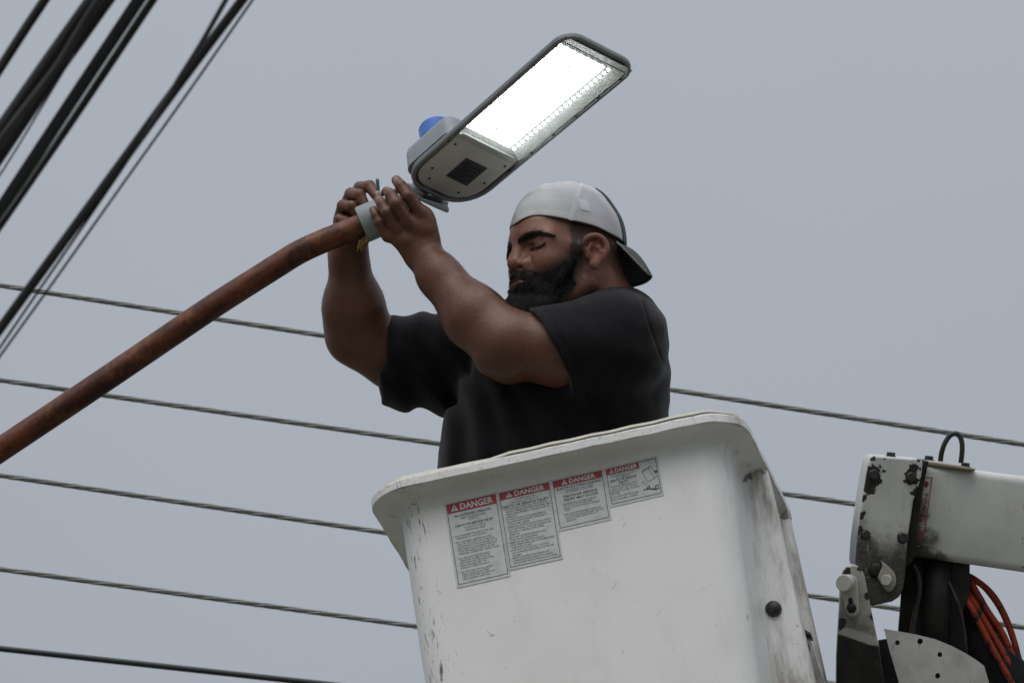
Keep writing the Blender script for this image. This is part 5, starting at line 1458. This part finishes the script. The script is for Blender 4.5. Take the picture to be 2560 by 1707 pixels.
class Shirt:
    def __init__(s):
        s.lo = np.array([-.30, -.62, -.32]); s.hi = np.array([.36, .14, .34])
        s.c = (s.lo + s.hi) / 2; s.R = np.linalg.norm(s.hi - s.lo) / 2
    def ev(s, P, bc, br, mg=0):
        d = shT.ev(P, bc, br, .065)
        d = smin(d, nearS.ev(P, bc, br, .06), .040)
        d = smin(d, farS.ev(P, bc, br, .065), .045)
        # folds: long soft drapes running down from the shoulder and out from the armpit
        x, y, z = P.T
        f1 = np.sin((x * .95 + y * .22 + .05 * np.sin(y * 9)) * 95 + 2 * nz(P, 9, 5))
        f2 = np.sin((x * .45 + y * .9) * 62 + 2.4 * nz(P, 8, 7))
        f3 = np.sin((y * .98 - x * .35) * 120 + 2 * nz(P, 10, 9))
        belly = sstep(-y, -.02, .10) * sstep(-x, -.28, .0)
        back = sstep(x, .20, .30)
        pit = np.exp(-((x - .22) ** 2 + (y + .10) ** 2) / .012)
        slv = np.exp(-((x + .12) ** 2) / .02) * sstep(z, .0, .1)
        ns_ = np.exp(-(((x - .09) / .10) ** 2 + ((y + .03) / .11) ** 2) ** 2) * (z < -.07)
        belly = belly * (1 - ns_); pit = pit * (1 - ns_)
        d = d + .0034 * ns_ * np.sin((x * .5 + y * .87) * 52 + 2 * nz(P, 8, 21)) * sstep(x, .06, .16) + .0065 * belly * (f1 - .2) + .0050 * pit * f2 + .0009 * back * f3 + .0050 * slv * np.sin((x * 1.0 - .2 * y) * 105 + 1.5 * nz(P, 10, 2)) * sstep(y, -.06, .06) + .0014 * nz(P, 55, 12)
        # ribbed collar, sleeve hem and armhole stitching
        dn = neckH.ev(P, bc, br, .05)
        d = d - .0016 * sstep(dn, .022, .018) + .0014 * np.exp(-((dn - .0215) / .0022) ** 2)
        dh = (P - nearO) @ nearN
        d = d + .0013 * np.exp(-((dh + .019) / .0020) ** 2) * (z < -.05)
        da = (P - Q(1638, 838, -120)) @ np.array([.945, .32, -.06])
        d = d + .0016 * np.exp(-((da + .0) / .0024) ** 2) * sstep(z, .02, -.02) * sstep(y, -.10, -.02)
        # hollow sleeves
        d = smax(d, -nearH.ev(P, bc, br, .02), .003)
        d = smax(d, -farH.ev(P, bc, br, .02), .003)
        # neck hole
        d = smax(d, -neckH.ev(P, bc, br, .02), .004)
        return np.maximum(d, -(y + .58))
nearH = Gr([('+', 0, C((1270, 900, -224), (1345, 890, -220), 109, 109)), ('&', .002, half(nearO + nearN * .004, nearN))])
nearH.R += .2
farH = Gr([('+', 0, C((880, 903, 165), (1000, 905, 180), 105, 103))])
neckH = Gr([('+', 0, C((1470, 640, 0), (1502, 768, 20), 66, 66))])
shirt_s = Shirt()
def mat_cloth():
    b = NB('black_cotton'); v = b.obj()
    n = b.noise(v, 18, 5, .6); w = b.noise(v, 700, 2, .7)
    col = b.mix(b.ramp(n, .3, .7), (.0066, .0054, .0076), (.0102, .0086, .0116))
    return b.bsdf(col, .85, 0, b.bump(b.math('ADD', w, b.math('MULTIPLY', b.noise(v, 60, 5, .65), 1.6)), .35, .002), **{'Specular IOR Level': .16, 'Sheen Weight': .16, 'Sheen Roughness': .45})
M_SHIRT = mat_cloth()
cv_, cq_ = surface(shirt_s, .0028)
sh_o = mk_np('shirt', cv_, cq_, M_SHIRT, person)
# collar band and hems as raised stitched rings
def ring_on(o, n, r0, r1, rr, m=40):
    u, w, d = frame_of(n)
    a = np.linspace(0, 2 * math.pi, m)
    return tube(o + np.cos(a)[:, None] * u * r0 + np.sin(a)[:, None] * w * r1, rr, 8, caps=False)
# trousers and boots (inside the bucket)
M_TROU = simple('dark_work_trousers', (.02, .022, .03), .8, 0, .2, 30)
trs = Gr([('+', 0, ell(Q(1425, 1470, 5), np.array([228, 168, 226]) * PXU)), ('+', .05, c3(hipL, kneeL, .120, .085)), ('+', .03, c3(kneeL, footL + E2 * .03, .085, .070)),
          ('+', .05, c3(hipR, kneeR, .120, .085)), ('+', .03, c3(kneeR, footR + E2 * .03, .085, .070))])
tv, tq = surface(trs, .008)
mk_np('trousers', tv, tq, M_TROU, person)
M_BOOT = simple('brown_work_boot', (.07, .04, .022), .6, 0, .2, 30)
for ft in (footL, footR):
    bt = Gr([('+', 0, c3(ft + E2 * .02, ft - E2 * .03, .062, .055)), ('+', .03, c3(ft - E2 * .03, ft - E1 * .16 - E2 * .040, .053, .044))])
    tv, tq = surface(bt, .006); mk_np('boot', tv, tq, M_BOOT, person)

# ------------------------------------------------------------------ backwards mesh cap
CAPC = (-.005, 0, .046)
CAPR = np.array([.104, .082, .0985])
edge_px = [(1289, 557), (1325, 531), (1391, 544), (1447, 563), (1519, 592), (1541, 605)]
# edge height as a function of position round the head, found by the plane u = a + b f
ETH = np.radians([0, 12, 26, 53, 82, 118, 150, 180]); EU = [.0655, .0705, .0765, .062, .047, .032, .023, .021]
ETS = np.linspace(0, math.pi, 181)
EUS = np.interp(ETS, ETH, EU)
for _ in range(3): EUS = np.convolve(np.r_[EUS[14:0:-1], EUS, EUS[-2:-16:-1]], np.hanning(31)[1:-1] / np.hanning(31)[1:-1].sum(), 'valid')[:181]
def cap_pt(th, h, infl=0.0):
    """th around (0 = forehead, + toward his left), h 0 at the edge to 1 at the crown"""
    r = CAPR + infl
    t_ = abs((th + math.pi) % (2 * math.pi) - math.pi)
    u = float(np.interp(t_, ETS, EUS))
    ph0 = math.asin(max(-.95, min(.95, (u - CAPC[2]) / r[2])))
    ph = ph0 + (math.pi / 2 - ph0) * h
    c = math.cos(ph) ** .84
    return np.array([CAPC[0] + r[0] * math.cos(th) * c, r[1] * math.sin(th) * c, CAPC[2] + r[2] * math.sin(ph)])
NT, NH = 220, 44
def cap_shell(th0, th1, nt, h0, h1, nh, infl, rib=0.0, wrap=False):
    P = []
    for i in range(nh):
        h = h0 + (h1 - h0) * i / (nh - 1)
        for j in range(nt):
            th = th0 + (th1 - th0) * j / (nt if wrap else nt - 1)
            q = infl + rib * (1 if j % 2 else 0) * (1 - h) ** .5
            q += .0009 * math.sin(th * 5 + 1) * (1 - h) + .0008 * math.sin(th * 9 + h * 7)
            q += -.0016 * math.exp(-((h - .42) / .10) ** 2) * (.6 + .4 * math.sin(th * 3.1 + .5))      # soft dent
            P.append(Hd(*cap_pt(th, h, q)))
    return np.array(P), grid_faces(nh, nt, wrap)
def mat_cap():
    b = NB('cap_white_mesh'); v = b.obj()
    n = b.noise(v, 16, 4, .6)
    at = b.n('Attribute', attribute_name='tone')
    col = b.mix(b.ramp(n, .3, .7), at.outputs['Color'], b.n('HueSaturation', {'Color': at.outputs['Color'], 'Value': .9}).outputs[0])
    return b.bsdf(col, .8, 0, b.bump(b.noise(v, 500, 3, .6), .3, .001), **{'Sheen Weight': .1})
M_CAP = mat_cap()
FRONT = rad(134)        # dark front panel covers bearings beyond this, at the back of the head
NC_ = 400
v, f = cap_shell(-math.pi, math.pi, NC_, 0, 1, 46, .0, .0011, wrap=True)
q = Hinv(v); hh = np.repeat(np.linspace(0, 1, 46), NC_); jj = np.tile(np.arange(NC_), 46)
col = np.tile(np.array([.68, .665, .705]), (len(v), 1))
col = np.where((jj % 2 == 0)[:, None], col * .70, col)                # open weave shows darker between the ribs
col = np.where(((hh > .30) & (hh < .52))[:, None], col * .93, col)
col = np.where((hh < .10)[:, None], np.array([.64, .62, .63]), col)
col = np.where((hh < .016)[:, None], np.array([.10, .085, .07]), col)    # sweat-stained hem piping
cap = mk_np('cap', v, np.array(f), M_CAP, person, col)
so = cap.modifiers.new('thickness', 'SOLIDIFY'); so.thickness = .0016; so.offset = 1
def cmk(name, geo, mat, **kw): return mk(name, geo, mat, cap, **kw)
M_CAPG = simple('cap_front_dark_green', (.055, .075, .075), .75, 0, .12, 40, .3)
v, f = cap_shell(FRONT - .02, 2 * math.pi - FRONT + .02, 40, -.01, .66, 30, .0028)
fp_ = cmk('front_panel', (v, f), M_CAPG); so = fp_.modifiers.new('thickness', 'SOLIDIFY'); so.thickness = .0015; so.offset = 1
M_SEAM = simple('cap_white_tape', (.61, .60, .64), .75, 0, .06, 60, .3)
SEAM = rad(72)
def cap_px(P):
    k = (1 + P[2] / DIST) / PXM
    return P[0] / k + 1280.0, 853.5 - P[1] / k
rows = []
for h in np.linspace(0.0, .90, 34):
    best = min(np.radians(np.arange(40, 128, .5)), key=lambda th: abs(cap_px(Hd(*cap_pt(th, h)))[0] - np.interp(cap_px(Hd(*cap_pt(th, h)))[1], [455, 545], [1453, 1426])))
    rows.append(best)
rows = np.convolve(np.r_[[rows[0]] * 3, rows, [rows[-1]] * 3], np.ones(7) / 7, 'valid')
v = np.array([Hd(*cap_pt(b0 + d / max(.25, math.cos(1.2 * h)), h, .0014)) for b0, h in zip(rows, np.linspace(0, .90, 34)) for d in np.linspace(-.042, .042, 6)])
cmk('seam_tape', (v, grid_faces(34, 6)), M_SEAM)
v, f = cap_shell(SEAM + .12, SEAM + .30, 10, .16, .31, 12, .0016)
cmk('label_patch', (v, f), simple('cap_inner_label', (.66, .65, .685), .7, 0, .04, 60, .2))
bt_ = lathe(Hd(*cap_pt(0, 1.0, .0005)), HR @ np.array([0, 0, 1.0]), [(.007, -.002), (.0065, .002), (.004, .0035)], 14)
cmk('top_button', bt_, M_SEAM, auto=60)
# brim, hanging down behind the neck
near_at, mid_at, far_at = V(1541, 604, -.045), V(1562, 622, .015), V(1538, 655, .085)
near_lip, tip_a, tip_b, far_lip = V(1618, 683, -.058), V(1629, 692, -.035), V(1607, 709, .03), V(1550, 724, .085)
att = spline([near_at, mid_at, far_at], 14)
lip = spline([near_lip, tip_a, tip_b, far_lip], 10)
n_ = 31
att = np.array([att[int(round(i))] for i in np.linspace(0, len(att) - 1, n_)]); lip = np.array([lip[int(round(i))] for i in np.linspace(0, len(lip) - 1, n_)])
rows = []
for s in np.linspace(0, 1, 12):
    m = att * (1 - s) + lip * s
    m = m + np.array([.003, .012, 0]) * (4 * s * (1 - s)) * np.sin(np.linspace(0, math.pi, n_))[:, None]
    rows.append(m)
bg = (np.vstack(rows), grid_faces(12, n_))
b_ = NB('brim_two_sided'); v_ = b_.obj()
M_BRIM = simple('cap_brim_olive', (.075, .082, .074), .8, 0, .15, 60, .3)
br_o = cmk('brim', bg, M_BRIM); so = br_o.modifiers.new('thickness', 'SOLIDIFY'); so.thickness = .0032; so.offset = 0
pip = np.vstack([att[:1] * (1 - s) + lip[:1] * s for s in np.linspace(0, 1, 8)] + [lip])
cmk('brim_piping', tube(pip, .0019, 8), simple('brim_edge', (.20, .21, .20), .7, 0, .1, 60))
